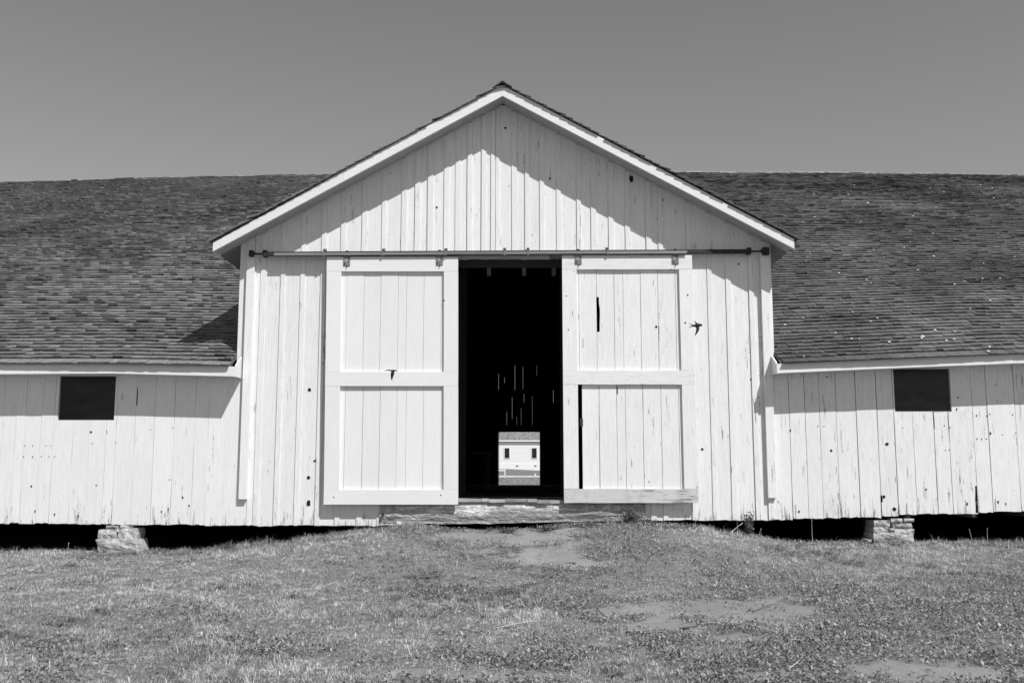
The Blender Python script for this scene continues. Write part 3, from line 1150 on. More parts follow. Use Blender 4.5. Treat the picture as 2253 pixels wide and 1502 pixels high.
bolt.build('bolt', M['dark_metal'], barn)

# header board over the doorway
hd = MB()
random.seed(8)
x0_, zt = at(1000, 560, -.02)
x1_, _ = at(1245, 560, -.02)
zb = Z(570.5, -.02)
xx = x0_
while xx < x1_:
    x2 = min(x1_, xx + random.uniform(.08, .22))
    hd.box(xx + .001, x2 - .001, -.045 + random.uniform(-.004, .004), -.0265, zb + random.uniform(-.006, .004), zt + .03, random.random())
    xx = x2
hd.build('door_header', M['header'], barn)

# ---- sliding doors
DY = -0.085        # face of the panels; rails stand 26 mm proud


def door(label, q, top, mid, bot, stl, lines, mp, ms, mh, mbot, gaps, hang, notches, side):
    """q: outline corners tl,tr,br,bl in pixels"""
    d = MB()
    yf = DY
    ys = DY - 0.036
    xp = lambda px, py, Y=yf: at(px, py, Y)[0]
    (tl, tr, br, bl) = q
    ztop, zbot = Z((tl[1] + tr[1]) / 2, ys), Z((bl[1] + br[1]) / 2, ys)
    roll = 0.0
    # panels of upright planks, upper and lower
    for (pa, pb, lo_) in ((top[1] - 6, mid[0] + 6, 0), (mid[1] - 6, bot[0] + 6, 1)):
        z1, z0 = Z(pa, yf), Z(pb, yf)
        ls = lines[lo_]
        ym = (pa + pb) / 2
        xs = [xp(p, ym) for p in ls]
        for i, (a, b) in enumerate(zip(xs[:-1], xs[1:])):
            wall_board(d, a, b, z0, z1, z1, yf, th=0.02, gap=random.uniform(*gaps), notch=notches.get((lo_, i)), wob=0.0012 if side else 0.0004)
    root = d.build('sliding_door', mp, barn)
    root['label'] = label
    y0 = ys
    L = lambda py: lerp(xp(*tl, ys), xp(*bl, ys), (py - tl[1]) / (bl[1] - tl[1]))
    R_ = lambda py: lerp(xp(*tr, ys), xp(*br, ys), (py - tr[1]) / (br[1] - tr[1]))

    def rail(pa, pb, m_, ov=(0, 0), skew=0):
        r = MB()
        z1, z0 = Z(pa, ys), Z(pb, ys)
        xa, xb = L(pa) - ov[0], R_(pa) + ov[1]
        n = 8
        rs = random.Random(int(pa))
        j = 0.0025 if side else 0.0
        lowr = [(lerp(xa, xb, i / n), z0 + rs.uniform(-j, j) - skew * i / n * 0) for i in range(n + 1)]
        upr = [(lerp(xa, xb, i / n), z1 + rs.uniform(-j, j)) for i in range(n + 1)]
        r.prism(lowr + upr[::-1], ys - .001, yf - .003, rs.random())
        r.build('rail', m_, root, bevel=0.002)

    rail(*top, mh)
    rail(*mid, mh)
    rail(*bot, mbot)
    for (a, b) in stl:
        for (pa, pb) in ((top[1], mid[0]), (mid[1], bot[0])):
            r = MB()
            z1, z0 = Z(pa, ys) - .0015, Z(pb, ys) + .0015
            if a < 0:
                xa0, xa1 = L(pb), L(pa)
                xb0, xb1 = xa0 + b / 161., xa1 + b / 161.
            else:
                xb0, xb1 = R_(pb), R_(pa)
                xa0, xa1 = xb0 - a / 161., xb1 - a / 161.
            r.prism([(xa0, z0), (xb0, z0), (xb1, z1), (xa1, z1)], ys, yf - .003, random.random())
            r.build('stile', ms, root, bevel=0.002)
    # slim inner trim beside the panels (right-hand shadow bead)
    for (hx, hy) in hang:
        h = MB()
        x_, z_ = at(hx, hy, ys - .01)
        wv, hv = 0.046, 0.070
        h.box(x_ - wv, x_ + wv, ys - .012, ys - .002, z_ - hv, z_ - hv * .05, 0.4)
        h.box(x_ - wv, x_ - wv * .32, ys - .012, ys - .002, z_ - hv * .045, z_ + hv, 0.6)
        h.box(x_ + wv * .32, x_ + wv, ys - .012, ys - .002, z_ - hv * .045, z_ + hv, 0.5)
        h.box(x_ - wv * .31, x_ + wv * .31, ys - .011, ys - .002, z_ + hv * .6, z_ + hv, 0.4)
        h.tube([(x_ - wv * .6, ys - .02, z_ - hv * .6), (x_ - wv * .6, ys - .01, z_ - hv * .6)], 0.009, 6, 0.1, 1)
        h.tube([(x_ + wv * .6, ys - .02, z_ + hv * .5), (x_ + wv * .6, ys - .01, z_ + hv * .5)], 0.009, 6, 0.1, 1)
        # strap up into the track
        h.box(x_ - .018, x_ + .018, ys - .009, ys - .003, z_ + hv + .002, z_ + hv + .075, 0.3, 1)
        h.tube([(x_, ys - .016, z_ - hv - .03), (x_ + .004, ys - .014, z_ - hv)], 0.006, 5, 0.3, 1)
        h.build('hanger', [M['plate'], M['dark_metal']], root)
    return root


ll_top = [745, 762, 800, 837, 875.5, 894, 932, 970, 981]
ll_bot = [742, 758, 797, 835, 872.5, 893, 931, 970, 981]
dl = door('left sliding door leaf in smooth clean white paint', [(719, 566), (1008, 563.5), (1008, 1109), (712, 1109)],
          (565, 597), (817.5, 849), (1077, 1109.5), [(-1, 33), (32, -1)], (ll_top, ll_bot),
          M['paint_smooth'], M['paint_smooth'], M['paint_smooth_h'], M['paint_smooth_h'], (0.0010, 0.0028),
          [(763, 573.5), (967, 572)], {}, 0)
rl_top = [1258, 1274, 1313, 1352, 1371.5, 1410, 1448.5, 1487, 1500]
rl_bot = [1281, 1319, 1358, 1377, 1416, 1456, 1495, 1510]
dr = door('right sliding door leaf with worn paint and cracked boards', [(1236.5, 561.5), (1522.5, 561.5), (1537, 1106), (1241, 1106)],
          (561.5, 592.5), (814.5, 845.5), (1075, 1106), [(-1, 32.5), (30, -1)], (rl_top, rl_bot),
          M['door_worn'], M['door_worn'], M['door_worn_h'], M['door_bottom_h'], (0.001, 0.0038),
          [(1272.5, 570), (1486, 569.5)],
          {(0, 2): [('l', Z(730, DY), Z(653, DY), 0.048)], (1, 2): [('l', Z(868, DY), Z(846, DY), 0.016)], (1, 2.5): []}, 1)
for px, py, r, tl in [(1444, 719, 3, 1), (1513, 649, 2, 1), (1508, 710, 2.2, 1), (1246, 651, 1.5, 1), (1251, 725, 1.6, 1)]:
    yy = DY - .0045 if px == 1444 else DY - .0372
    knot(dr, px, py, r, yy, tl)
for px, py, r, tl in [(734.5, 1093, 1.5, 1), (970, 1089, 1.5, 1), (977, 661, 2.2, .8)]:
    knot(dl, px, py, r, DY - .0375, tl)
# dark slot and latch plate in the lower right panel
hs = MB()
x0_, z0_ = at(1276, 1077, DY - .002)
x1_, z1_ = at(1271.5, 847, DY - .002)
xz = [at(1277.5, 1077, DY), at(1281, 1077, DY), at(1277.5, 930, DY), at(1278, 850, DY), at(1272, 850, DY), at(1270.5, 900, DY)]
hx_, hz_ = at(1279, 929, DY - .008)
hs.box(hx_ - .02, hx_ + .022, DY - .016, DY - .0055, hz_ - .055, hz_ + .055)
hs.build('latch_plate', M['dark_metal'], dr, bevel=0.004)

# ---- track, hood and brackets
TY = -0.155
tr_ = MB()
zt = (Z(550, TY) + Z(551, TY)) / 2
xa, xb = X(546, 555, TY), X(1692, 550, TY)
z_l, z_r = Z(555.5, TY), Z(549.5, TY)


def tz(x):
    return lerp(z_l, z_r, (x - xa) / (xb - xa))


def bar(mb, x0, x1, y0, y1, dz0, dz1, a=.5, m=0, sk0=0):
    mb.hexa([(x0, y0, tz(x0) + dz0), (x1, y0, tz(x1) + dz0), (x1, y1, tz(x1) + dz0), (x0, y1, tz(x0) + dz0),
             (x0 + sk0, y0, tz(x0) + dz1), (x1, y0, tz(x1) + dz1), (x1, y1, tz(x1) + dz1), (x0 + sk0, y1, tz(x0) + dz1)], a, m)


bar(tr_, X(578, 553, TY), X(1652, 550, TY), TY + .03, TY + .085, -.038, .018)
bar(tr_, xa, xb, TY + .05, TY + .075, -.018, .006)
for p in (551, 581, 1650):
    x_ = X(p, 553, TY)
    bar(tr_, x_ - .028, x_ + .028, TY + .02, TY + .13, -.045, .04)
bar(tr_, X(1680, 550, TY), X(1694, 550, TY), TY + .02, TY + .14, -.06, .045)
track = tr_.build('door_track', M['dark_metal'], barn, bevel=0.003)
hd = MB()
xh0, xh1 = X(603, 553, TY), X(1512, 549, TY)
n = 5
cuts = [xh0, X(842, 553, TY), X(980, 553, TY), X(1108, 550, TY), X(1160, 550, TY), X(1337, 550, TY), xh1]
for i, (a, b) in enumerate(zip(cuts[:-1], cuts[1:])):
    j = random.uniform(-.002, .002)
    # sloping top flange and a small upright lip
    hd.hexa([(a, TY, tz(a) - .012 + j), (b - .003, TY, tz(b) - .012 + j), (b - .003, -.022, tz(b) + .025 + j), (a, -.022, tz(a) + .025 + j),
             (a, TY, tz(a) - .008 + j), (b - .003, TY, tz(b) - .008 + j), (b - .003, -.022, tz(b) + .030 + j), (a, -.022, tz(a) + .030 + j)], random.random())
    bar(hd, a, b - .003, TY - .004, TY - .0002, -.044 + j, -.008 + j, random.random())
hd.build('track_hood', M['metal'], track)
for p in (712, 842, 980, 1110, 1162, 1337):
    x_ = X(p, 552, TY)
    b = MB()
    bar(b, x_ - .016, x_ + .016, TY - .010, TY - .0055, -.055, .012, 0.4)
    bar(b, x_ - .022, x_ + .022, -.034, -.026, .034, .075, 0.4)
    bar(b, x_ - .012, x_ + .012, TY - .0055, -.030, .036, .042, 0.6)
    b.build('track_bracket', M['plate'], track)


# ---- stone piers
def stone(mb, px0, px1, py0, py1, Y, dep, seed, round_=0.35, m=0, shear=0):
    rs = random.Random(seed)
    (x0, z1), (x1, z0) = at(px0 + 1.2, py0 + 1.2, Y), at(px1 - 1.2, py1 - 1.2, Y)
    bm = bmesh.new()
    bmesh.ops.create_cube(bm, size=1)
    bmesh.ops.subdivide_edges(bm, edges=bm.edges[:], cuts=9, use_grid_fill=True)
    cx, cz = (x0 + x1) / 2, (z0 + z1) / 2
    o = rs.uniform(0, 50)
    b = len(mb.v)
    for v in bm.verts:
        c = v.co
        sph = c.normalized() * 0.62
        q = c.lerp(sph, round_ * 0.6)
        nn = float(fbm(np.array(q.x * (x1 - x0) * 8 + o), np.array(q.z * (z1 - z0) * 8 + q.y * 2 + o), 4)) - .5
        n2 = float(fbm(np.array(q.x * (x1 - x0) * 14 + o), np.array(q.z * (z1 - z0) * 14 + q.y * 5 - o), 3)) - .5
        k_ = 1 + nn * .16
        x = cx + q.x * (x1 - x0) * k_ + shear * q.z * (x1 - x0)
        z = cz + q.z * (z1 - z0) * (1 + nn * .12)
        y = Y + dep / 2 + q.y * dep * (1 + nn * .25) + (n2 * .055 if q.y < -.2 else 0)
        mb.v.append((x, y, z))
    va = rs.random()
    for f_ in bm.faces:
        mb.face([b + v.index for v in f_.verts], va, m)
    bm.free()


def pier(stones, label, core):
    mb = MB()
    for s in stones:
        stone(mb, *s)
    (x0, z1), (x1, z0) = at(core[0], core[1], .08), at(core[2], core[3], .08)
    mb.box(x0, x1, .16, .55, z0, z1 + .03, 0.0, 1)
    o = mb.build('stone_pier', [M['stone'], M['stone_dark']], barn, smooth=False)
    o['label'] = label


pier([(214, 256, 1163, 1192, -.03, .4, 1), (258, 303, 1160, 1188, -.02, .3, 2), (212, 310, 1184, 1222, -.08, .34, 3, .3, 0, -.1),
      (232, 262, 1154, 1164, 0.0, .3, 4), (262, 292, 1153, 1163, 0.0, .3, 5), (252, 262, 1160, 1172, -.02, .2, 6)], 'left pier of three large boulders', (224, 1156, 288, 1215))
pier([(1921, 1960, 1143, 1160, -.02, .35, 11), (1960, 1988, 1139, 1150, -.02, .3, 12), (1988, 2013, 1139, 1149, -.01, .3, 13), (1921, 1957, 1158, 1172, -.04, .35, 14, .15),
      (1962, 2010, 1149, 1164, -.03, .35, 15), (1956, 1970, 1160, 1170, -.02, .3, 16), (1966, 2015, 1162, 1178, -.04, .35, 17), (1920, 1984, 1170, 1192, -.06, .4, 18, .3),
      (1978, 2012, 1174, 1195, -.06, .4, 19), (1905, 1920, 1185, 1194, -.05, .2, 20)], 'right pier of small stacked stones', (1924, 1142, 2008, 1192))

# ------------------------------------------------------------------ far house and fence, seen through the barn
HY = 118.0


def far(px, py, Y):
    return at(px, py, Y)


hw = empty('farmhouse', 'distant white clapboard house seen through the barn doorway', 'house', (far(1143, 1030, HY)[0], HY, 0))
hx0, hz0 = hw.location.x, 0


def hb(name, mb, mat, parent=None):
    o = mb.build(name, mat, parent or hw)
    if parent is None:
        o.location = (-hw.location.x, -hw.location.y, -hw.location.z)
    return o


m_ = MB()
zA = far(1100, 975, HY)[1]; zB = far(1100, 1019, HY)[1]; zC = far(1100, 1045, HY)[1]
nb = 20
for i in range(nb):
    z0, z1 = lerp(zB, zA, i / nb), lerp(zB, zA, (i + 1) / nb)
    m_.hexa([(-8, HY - .012, z0), (12, HY - .012, z0), (12, HY + .1, z0), (-8, HY + .1, z0), (-8, HY, z1), (12, HY, z1), (12, HY + .1, z1), (-8, HY + .1, z1)], random.uniform(.4, .5))
m_.box(-8, 12, HY - .03, HY + 7, zC - 1.5, zB, 0.5)
m_.box(-8, 12, HY + .1, HY + 7, zB, zA, 0.5)
hb('wall', m_, M['house_wall'])
m_ = MB()
zr0 = far(1100, 969.5, HY - .2)[1]
m_.hexa([(-8.6, HY - .22, zr0), (12.6, HY - .22, zr0), (12.6, HY + 3.5, zr0 + 3.0), (-8.6, HY + 3.5, zr0 + 3.0),
         (-8.6, HY - .22, zr0 + .1), (12.6, HY - .22, zr0 + .1), (12.6, HY + 3.5, zr0 + 3.1), (-8.6, HY + 3.5, zr0 + 3.1)], 0.5)
m_.hexa([(-8.6, HY + 3.5, zr0 + 3.0), (12.6, HY + 3.5, zr0 + 3.0), (12.6, HY + 7.5, zr0), (-8.6, HY + 7.5, zr0),
         (-8.6, HY + 3.5, zr0 + 3.1), (12.6, HY + 3.5, zr0 + 3.1), (12.6, HY + 7.5, zr0 + .1), (-8.6, HY + 7.5, zr0 + .1)], 0.5)
hb('roof', m_, M['house_roof'])
m_ = MB()
m_.box(-8.6, 12.6, HY - .28, HY - .222, zr0 - .10, zr0 + .08, 0.6)
hb('fascia', m_, M['house_wall'])
m_ = MB()
m_.box(-8.5, 12.5, HY - .22, HY - .04, zr0 - .12, zr0 - .10, 0.3)
hb('soffit', m_, M['house_wall'])
for px in (1054, 1115.5, 1175.5, 1236):
    (xa, z1), (xb, z0) = far(px - 5.3, 985.5, HY - .06), far(px + 5.3, 1007.5, HY - .06)
    m_ = MB()
    for a, b, c_, d in ((xa - .08, xa, z0 - .06, z1 + .08), (xb, xb + .08, z0 - .06, z1 + .08), (xa, xb, z0 - .06, z0), (xa, xb, z1, z1 + .08)):
        m_.box(a, b, HY - .06, HY - .036, c_, d, 0.5)
    wo = hb('window', m_, M['house_wall'])
    m_ = MB()
    m_.box(xa, xb, HY - .05, HY - .037, z0, z1)
    po = m_.build('pane', M['house_pane'], wo)
for px in (1138, 1178):
    m_ = MB()
    (xa, z1), (xb, z0) = far(px - 2.2, 1023.3, HY - .1), far(px + 2.2, 1025.3, HY - .1)
    m_.box(xa, xb, HY - .075, HY - .062, z0, z1)
    hb('foundation_vent', m_, M['house_pane'])

FY = 70.0
fx0, _ = far(1143, 1045, FY)
fe = empty('fence', 'low white rail fence between the barn and the far house', 'fence', (fx0, FY, 0))


def fb(name, mb):
    o = mb.build(name, M['fence'], fe)
    o.location = (-fe.location.x, -fe.location.y, 0)


for px, pt_, pb in ((1111, 1028, 1053), (1177.5, 1041, 1051), (1040, 1030, 1052), (1240, 1040, 1052)):
    (xa, z1), (xb, z0) = far(px - 1.4, pt_, FY), far(px + 1.4, pb, FY)
    m_ = MB()
    m_.box(xa, xb, FY - .05, FY + .05, z0 - .3, z1)
    fb('post', m_)
for a, b, pt_, pb in ((1112.5, 1240, 1046, 1049.3), (1040, 1109, 1031.5, 1036), (1040, 1109, 1045.5, 1049.3)):
    (xa, z1), (xb, z0) = far(a, pt_, FY), far(b, pb, FY)
    m_ = MB()
    m_.box(xa, xb, FY - .09, FY - .052, z0, z1)
    fb('rail', m_)


# ------------------------------------------------------------------ swallows
def swallow(name, label, px, py, Y, outline, wingA, wingB, tail):
    """outline points are pixel offsets; body as a tapered loft, wings and tail as thin curved blades, fused by a remesh"""
    sc = 1.22 / (F_PX / (DIST + Y))
    x0, z0 = at(px, py, Y)
    mb = MB()
    pts = [(p[0] * sc, p[2] * sc if len(p) > 2 else 0, -p[1] * sc) for p in outline[0]]
    mb.tube(pts, [r * sc for r in outline[1]], 10)

    def blade(pl):
        # list of (x, y, halfwidth dx, dy, depth) stations
        b = len(mb.v)
        for (x, y, hx, hy, dp) in pl:
            for sx_, sy_, dd in ((hx, hy, 0), (0, 0, -2.0), (-hx, -hy, 0), (0, 0, 2.0)):
                mb.v.append(((x + sx_) * sc, (dp + dd * 0.6) * sc, -(y + sy_) * sc))
        for i in range(len(pl) - 1):
            for k_ in range(4):
                k2 = (k_ + 1) % 4
                mb.face([b + i * 4 + k_, b + i * 4 + k2, b + i * 4 + 4 + k2, b + i * 4 + 4 + k_])
        mb.face([b, b + 1, b + 2, b + 3][::-1]); e = b + (len(pl) - 1) * 4
        mb.face([e, e + 1, e + 2, e + 3])
    for q in (wingA, wingB, *tail):
        blade(q)
    o = mb.build(name, M['bird'])
    o.location = (x0, Y, z0)
    rm = o.modifiers.new('fuse', 'REMESH')
    rm.mode = 'VOXEL'
    rm.voxel_size = 0.0016
    sm = o.modifiers.new('soft', 'SMOOTH')
    sm.iterations = 1
    sm.factor = 0.3
    tag(o, label, 'bird', 'swallows flying before the barn')


swallow('swallow', 'dark forked-tail swallow in flight beside the right sliding door', 1531, 716, -3.5,
        ([(-5, 0.5), (-1, 0.3), (4, -0.6), (7.5, -1.0), (9.5, -0.8), (12, -0.2)], [1.6, 2.7, 3.3, 2.8, 2.4, 0.8]),
        [(3, -1, 3.8, 1.4, 0), (2.4, -4, 3.8, 2.2, 1), (0, -7, 2.8, 1.6, 2), (-3.2, -9.6, .9, .7, 2.5)],
        [(3, 1, 3.6, -.6, 0), (3, 7, 3.3, 0, -2), (0.5, 13, 2.0, 0.6, -4), (-2.8, 19, .5, .4, -5)],
        ([(-4, 0, .3, 1.6, 0), (-8, -1.6, .3, 1.0, 0), (-13, -4.4, .1, .35, 0)], [(-4, 0.6, .3, 1.6, 0), (-8, 1.6, .3, 1.0, 0), (-13, 3.4, .1, .35, 0)]))
swallow('swallow', 'dark swallow seen end-on crossing the left sliding door', 862, 822, -3.5,
        ([(2.5, -7.5, 2), (2, -4, 0), (1.3, 0, 0), (0.5, 4, 0), (0, 9, 0)], [1.4, 3.0, 3.3, 2.6, 1.4]),
        [(1, -5, 0.6, 2.0, 0), (-4, -6.2, 0.3, 1.4, -3), (-9, -5.5, .2, 0.8, -6), (-13, -4.2, .1, .3, -8)],
        [(3, -5.5, .6, 2.0, 0), (6, -6.4, .4, 1.5, 3), (9, -5.8, .3, .8, 6), (10.5, -4.8, .1, .3, 7)],
        ([(0.5, 5, 1.8, 0, 0), (0.2, 9, 1.3, 0, 0), (0.4, 12, .6, 0, 0)],))

# ------------------------------------------------------------------ ground cover
rng = np.random.default_rng(4)
PATCH = []          # bare dirt patches: centre and half size in the world
def ray_ground(px, py):
    lo, hi = -12.5, 0.5
    for _ in range(40):
        m_ = (lo + hi) / 2
        x_, z_ = at(px, py, m_)
        if z_ > float(ground(x_, m_)):
            lo = m_
        else:
            hi = m_
    return at(px, py, lo)[0], lo


for px, py, hx_, hy_ in ((1150, 1190, 110, 22), (1190, 1222, 75, 26), (1070, 1183, 95, 11), (1560, 1345, 170, 22), (1680, 1338, 110, 20), (1470, 1375, 90, 16), (1610, 1400, 60, 10),
                         (1060, 1485, 110, 16), (2080, 1478, 140, 12), (1980, 1462, 60, 7), (1700, 1490, 60, 8), (900, 1480, 50, 7), (1280, 1240, 60, 8), (2060, 1318, 60, 5)):
    x_, y_ = ray_ground(px, py)
    xa, _ = ray_ground(px + hx_, py)
    _, y1_ = ray_ground(px, py - hy_)
    _, y0_ = ray_ground(px, py + hy_) if py + hy_ < 1560 else (0, y_ - (y1_ - y_))
    PATCH.append((x_, (y0_ + y1_) / 2, xa - x_, (y1_ - y0_) / 2))


def bare(x, y):
    """1 on bare dirt, 0 in grass"""
    b = np.zeros_like(x)
    wob = (fbm(x * 2.6, y * 3.4, 4) - .5) * 1.5 + (fbm(x * 13, y * 13, 3) - .5) * .9
    for cx, cy, a, c_ in PATCH:
        d = np.sqrt(((x - cx) / a) ** 2 + ((y - cy) / c_) ** 2) * .9 + wob
        b = np.maximum(b, np.clip((1.12 - d) / 0.22, 0, 1))
    return b


def leafy(x, y):
    """share of broad-leaved low weeds: more at the right front, round the dirt patches and before the sill"""
    near = np.zeros_like(x)
    for cx, cy, a, c_ in PATCH:
        d = np.sqrt(((x - cx) / (a + .35)) ** 2 + ((y - cy) / (c_ + .45)) ** 2)
        near = np.maximum(near, np.clip((1.35 - d) / 0.5, 0, 1))
    right = np.clip((x - 0.5) / 2.5, 0, 1) * np.clip((-y - 1.9) / 1.6, 0, 1)
    mid = np.clip(1 - np.abs(x - 0.6) / 2.4, 0, 1) * 0.6
    n = fbm(x * 1.3 + 60, y * 1.3 + 12, 4)
    return np.clip((np.maximum(np.maximum(near * .9, right), mid) + (n - .5) * 2.6 - .38) * 2.2, 0, 1)


def sample(n, yr=(-9.2, 0.35)):
    """points across the visible ground, denser near the camera"""
    y = rng.uniform(yr[0], yr[1], n)
    half = (y + DIST) * 0.56 + 0.8
    x = rng.uniform(-1, 1, n) * half
    return x, y


def blades_mesh(name, mat, x, y, h, wd, lean, az, curve, var, kind_label, cat):
    n = len(x)
    z = ground(x, y) - 0.004
    d = np.stack([np.cos(az), np.sin(az)], -1)            # lean direction
    face = az + np.pi / 2 + rng.normal(0, .5, n)
    s = np.stack([np.cos(face), np.sin(face)], -1) * wd[:, None] / 2
    base = np.stack([x, y, z], -1)
    m1 = h * .55; m2 = h
    l1 = lean * h * .35; l2 = lean * h * (1.0) + curve * h
    P = np.zeros((n, 5, 3))
    P[:, 0] = base; P[:, 0, :2] -= s
    P[:, 1] = base; P[:, 1, :2] += s
    c1 = base.copy(); c1[:, :2] += d * l1[:, None]; c1[:, 2] += m1 * np.sqrt(np.clip(1 - (lean * .35) ** 2, .1, 1))
    P[:, 2] = c1; P[:, 2, :2] += s * .8
    P[:, 3] = c1; P[:, 3, :2] -= s * .8
    c2 = base.copy(); c2[:, :2] += d * l2[:, None]; c2[:, 2] += m2 * np.clip(1 - .55 * lean ** 1.5, .12, 1)
    P[:, 4] = c2
    me = bpy.data.meshes.new(name)
    me.vertices.add(n * 5)
    me.vertices.foreach_set('co', P.reshape(-1))
    me.loops.add(n * 7)
    o5 = (np.arange(n) * 5)[:, None]
    li = (o5 + np.array([0, 1, 2, 3, 3, 2, 4])[None]).reshape(-1)
    me.loops.foreach_set('vertex_index', li.astype(np.int32))
    me.polygons.add(n * 2)
    ls = (np.arange(n) * 7)[:, None] + np.array([0, 4])[None]
    me.polygons.foreach_set('loop_start', ls.reshape(-1).astype(np.int32))
    me.polygons.foreach_set('loop_total', np.tile([4, 3], n).astype(np.int32))
    me.update(calc_edges=True)
    a = me.attributes.new('var', 'FLOAT', 'FACE')
    a.data.foreach_set('value', np.repeat(np.clip(var, 0, 1), 2).astype(np.float32))
    me.materials.append(mat)
    o = bpy.data.objects.new(name, me)
    C.objects.link(o)
    tag(o, kind_label, cat, kind='stuff')
    return o


def keep_front(x, y):
    """grass stops at the barn's drip line; under the floor nothing grows"""
    lim = 0.10 + 0.25 * fbm(x * 2.3, x * 0 + 4.4, 2)
    sill = (x > -1.95) & (x < 2.0)
    lim = np.where(sill, -0.16, lim)
    return y < lim


co_ = np.array([v.co[:] for v in go.data.vertices])
bv_ = bare(co_[:, 0], co_[:, 1])
bv_[co_[:, 1] > 12] = 0.25
ab = go.data.attributes.new('bare', 'FLOAT', 'POINT')
ab.data.foreach_set('value', bv_.astype(np.float32))


def clumped(nc, per, rad):
    """tufts: centres over the visible ground, blades gathered round them, one tone per tuft"""
    cx, cy = sample(nc)
    k_ = rng.integers(per[0], per[1], nc)
    idx = np.repeat(np.arange(nc), k_)
    m_ = len(idx)
    rr = rng.uniform(*rad, nc)[idx]
    a_ = rng.uniform(0, 2 * np.pi, m_)
    d_ = rr * np.sqrt(rng.random(m_))
    return cx[idx] + d_ * np.cos(a_), cy[idx] + d_ * np.sin(a_), rng.normal(0, 1, nc)[idx], a_, rng.uniform(.6, 1.35, nc)[idx], rng.uniform(0, 2 * np.pi, nc)[idx]


# grass
x, y, cv, ca, ch, cdir = clumped(30000, (6, 26), (.012, .05))
n = len(x)
bare_v, leaf_v = bare(x, y), leafy(x, y)
dens = (0.50 + 1.0 * fbm(x * 2.2 + 3, y * 2.2, 4)) * (1 - 0.985 * bare_v) * (1 - 0.66 * leaf_v)
ok = (rng.random(n) < dens) & keep_front(x, y)
x, y, bare_v, leaf_v, cv, ca, ch, cdir = [q[ok] for q in (x, y, bare_v, leaf_v, cv, ca, ch, cdir)]
n = len(x)
tall = .5 * fbm(x * 1.1 + 20, y * 1.1 + 8, 3) + .5 * fbm(x * 3.3 + 2, y * 3.3 + 81, 3)
h = (0.018 + 0.036 * rng.random(n) ** 1.4) * np.clip(0.1 + 2.0 * (tall - .28) * 1.6, .35, 2.3) * 1.12 * (1 - .4 * leaf_v) * ch
h = np.where(rng.random(n) < .012, h * 1.9, h)
h = h * np.where((y > -.5) & (np.abs(x) > 2.1), 1.3, 1.0)
dry = fbm(x * .8 + 5, y * .8 + 44, 4)
dry2 = fbm(x * 4.4 + 5, y * 4.4 + 44, 3)
left = np.clip((1.0 - x) / 5, 0, 1)
var = 0.56 + (dry - .5) * 1.35 + (dry2 - .5) * 1.5 + .12 * left - .22 * leaf_v + .17 * cv + rng.normal(0, .2, n)
az = np.where(rng.random(n) < .5, ca, cdir + rng.normal(0, .5, n))
blades_mesh('grass', M['grass'], x, y, h, rng.uniform(.0028, .0062, n), rng.uniform(.2, 1.25, n), az,
            rng.uniform(0, .5, n), var, 'short dry and green grass covering the yard before the barn', 'grass')
print('grass', n)

# flattened thatch between the blades
n = 150000
x, y = sample(n)
b_, l_ = bare(x, y), leafy(x, y)
ok = (rng.random(n) < (0.25 + 1.1 * fbm(x * 1.7 + 13, y * 1.7 + 2, 3)) * (1 - .97 * b_) * (1 - .6 * l_)) & keep_front(x, y)
x, y = x[ok], y[ok]
n = len(x)
blades_mesh('straw', M['straw'], x, y, rng.uniform(.02, .055, n), rng.uniform(.0018, .0034, n), rng.uniform(1.1, 1.5, n), rng.normal(0.3, 1.3, n),
            rng.uniform(0, .3, n), rng.random(n) * .8, 'pale flattened straw lying through the grass', 'straw')

# long single straws
n = 700
x, y = sample(n)
ok = keep_front(x, y) & (bare(x, y) < .3)
x, y = x[ok], y[ok]
n = len(x)
blades_mesh('dry_stalks', M['straw'], x, y, rng.uniform(.06, .17, n), rng.uniform(.003, .005, n), rng.uniform(.5, 1.5, n), rng.uniform(0, 6.3, n),
            rng.uniform(0, .2, n), .5 + rng.random(n) * .5, 'longer bleached stalks scattered in the grass', 'straw')

# broad-leaved low weeds: small leaves facing up
n = 330000
x, y = sample(n)
b_, l_ = bare(x, y), leafy(x, y)
edge = .5 + 1.25 * (fbm(x * 2.6 + 7, y * 3.2 + 70, 4) - .5)
ok = (rng.random(n) < np.clip(l_ * (1 - b_) * (edge * 2.4 - .35), 0, 1) + .02 * (1 - b_) + .5 * b_ * (fbm(x * 9, y * 9, 3) > .68)) & keep_front(x, y)
x, y, e_ = x[ok], y[ok], edge[ok]
n = len(x)
hz = rng.uniform(.004, .060, n) * (0.35 + e_)
r = rng.uniform(.007, .016, n)
az = rng.uniform(0, 2 * np.pi, n)
tx, ty = rng.normal(0, .55, n), rng.normal(0, .55, n)
z = ground(x, y) + hz
P = np.zeros((n, 4, 3))
for k_, (u, v) in enumerate(((-1, 0), (0, -.55), (1, 0), (0, .55))):
    dx = r * (u * np.cos(az) - v * np.sin(az)); dy = r * (u * np.sin(az) + v * np.cos(az))
    P[:, k_, 0] = x + dx; P[:, k_, 1] = y + dy; P[:, k_, 2] = z + dx * tx + dy * ty
me = bpy.data.meshes.new('low_weeds')
me.vertices.add(n * 4); me.vertices.foreach_set('co', P.reshape(-1))
me.loops.add(n * 4); me.loops.foreach_set('vertex_index', np.arange(n * 4, dtype=np.int32))
me.polygons.add(n); me.polygons.foreach_set('loop_start', (np.arange(n) * 4).astype(np.int32))
me.polygons.foreach_set('loop_total', np.full(n, 4, np.int32))
me.update(calc_edges=True)
a = me.attributes.new('var', 'FLOAT', 'FACE')
a.data.foreach_set('value', np.clip(rng.normal(.5, .28, n), 0, 1).astype(np.float32))
me.materials.append(M['clover'])
o = bpy.data.objects.new('low_weeds', me)
C.objects.link(o)
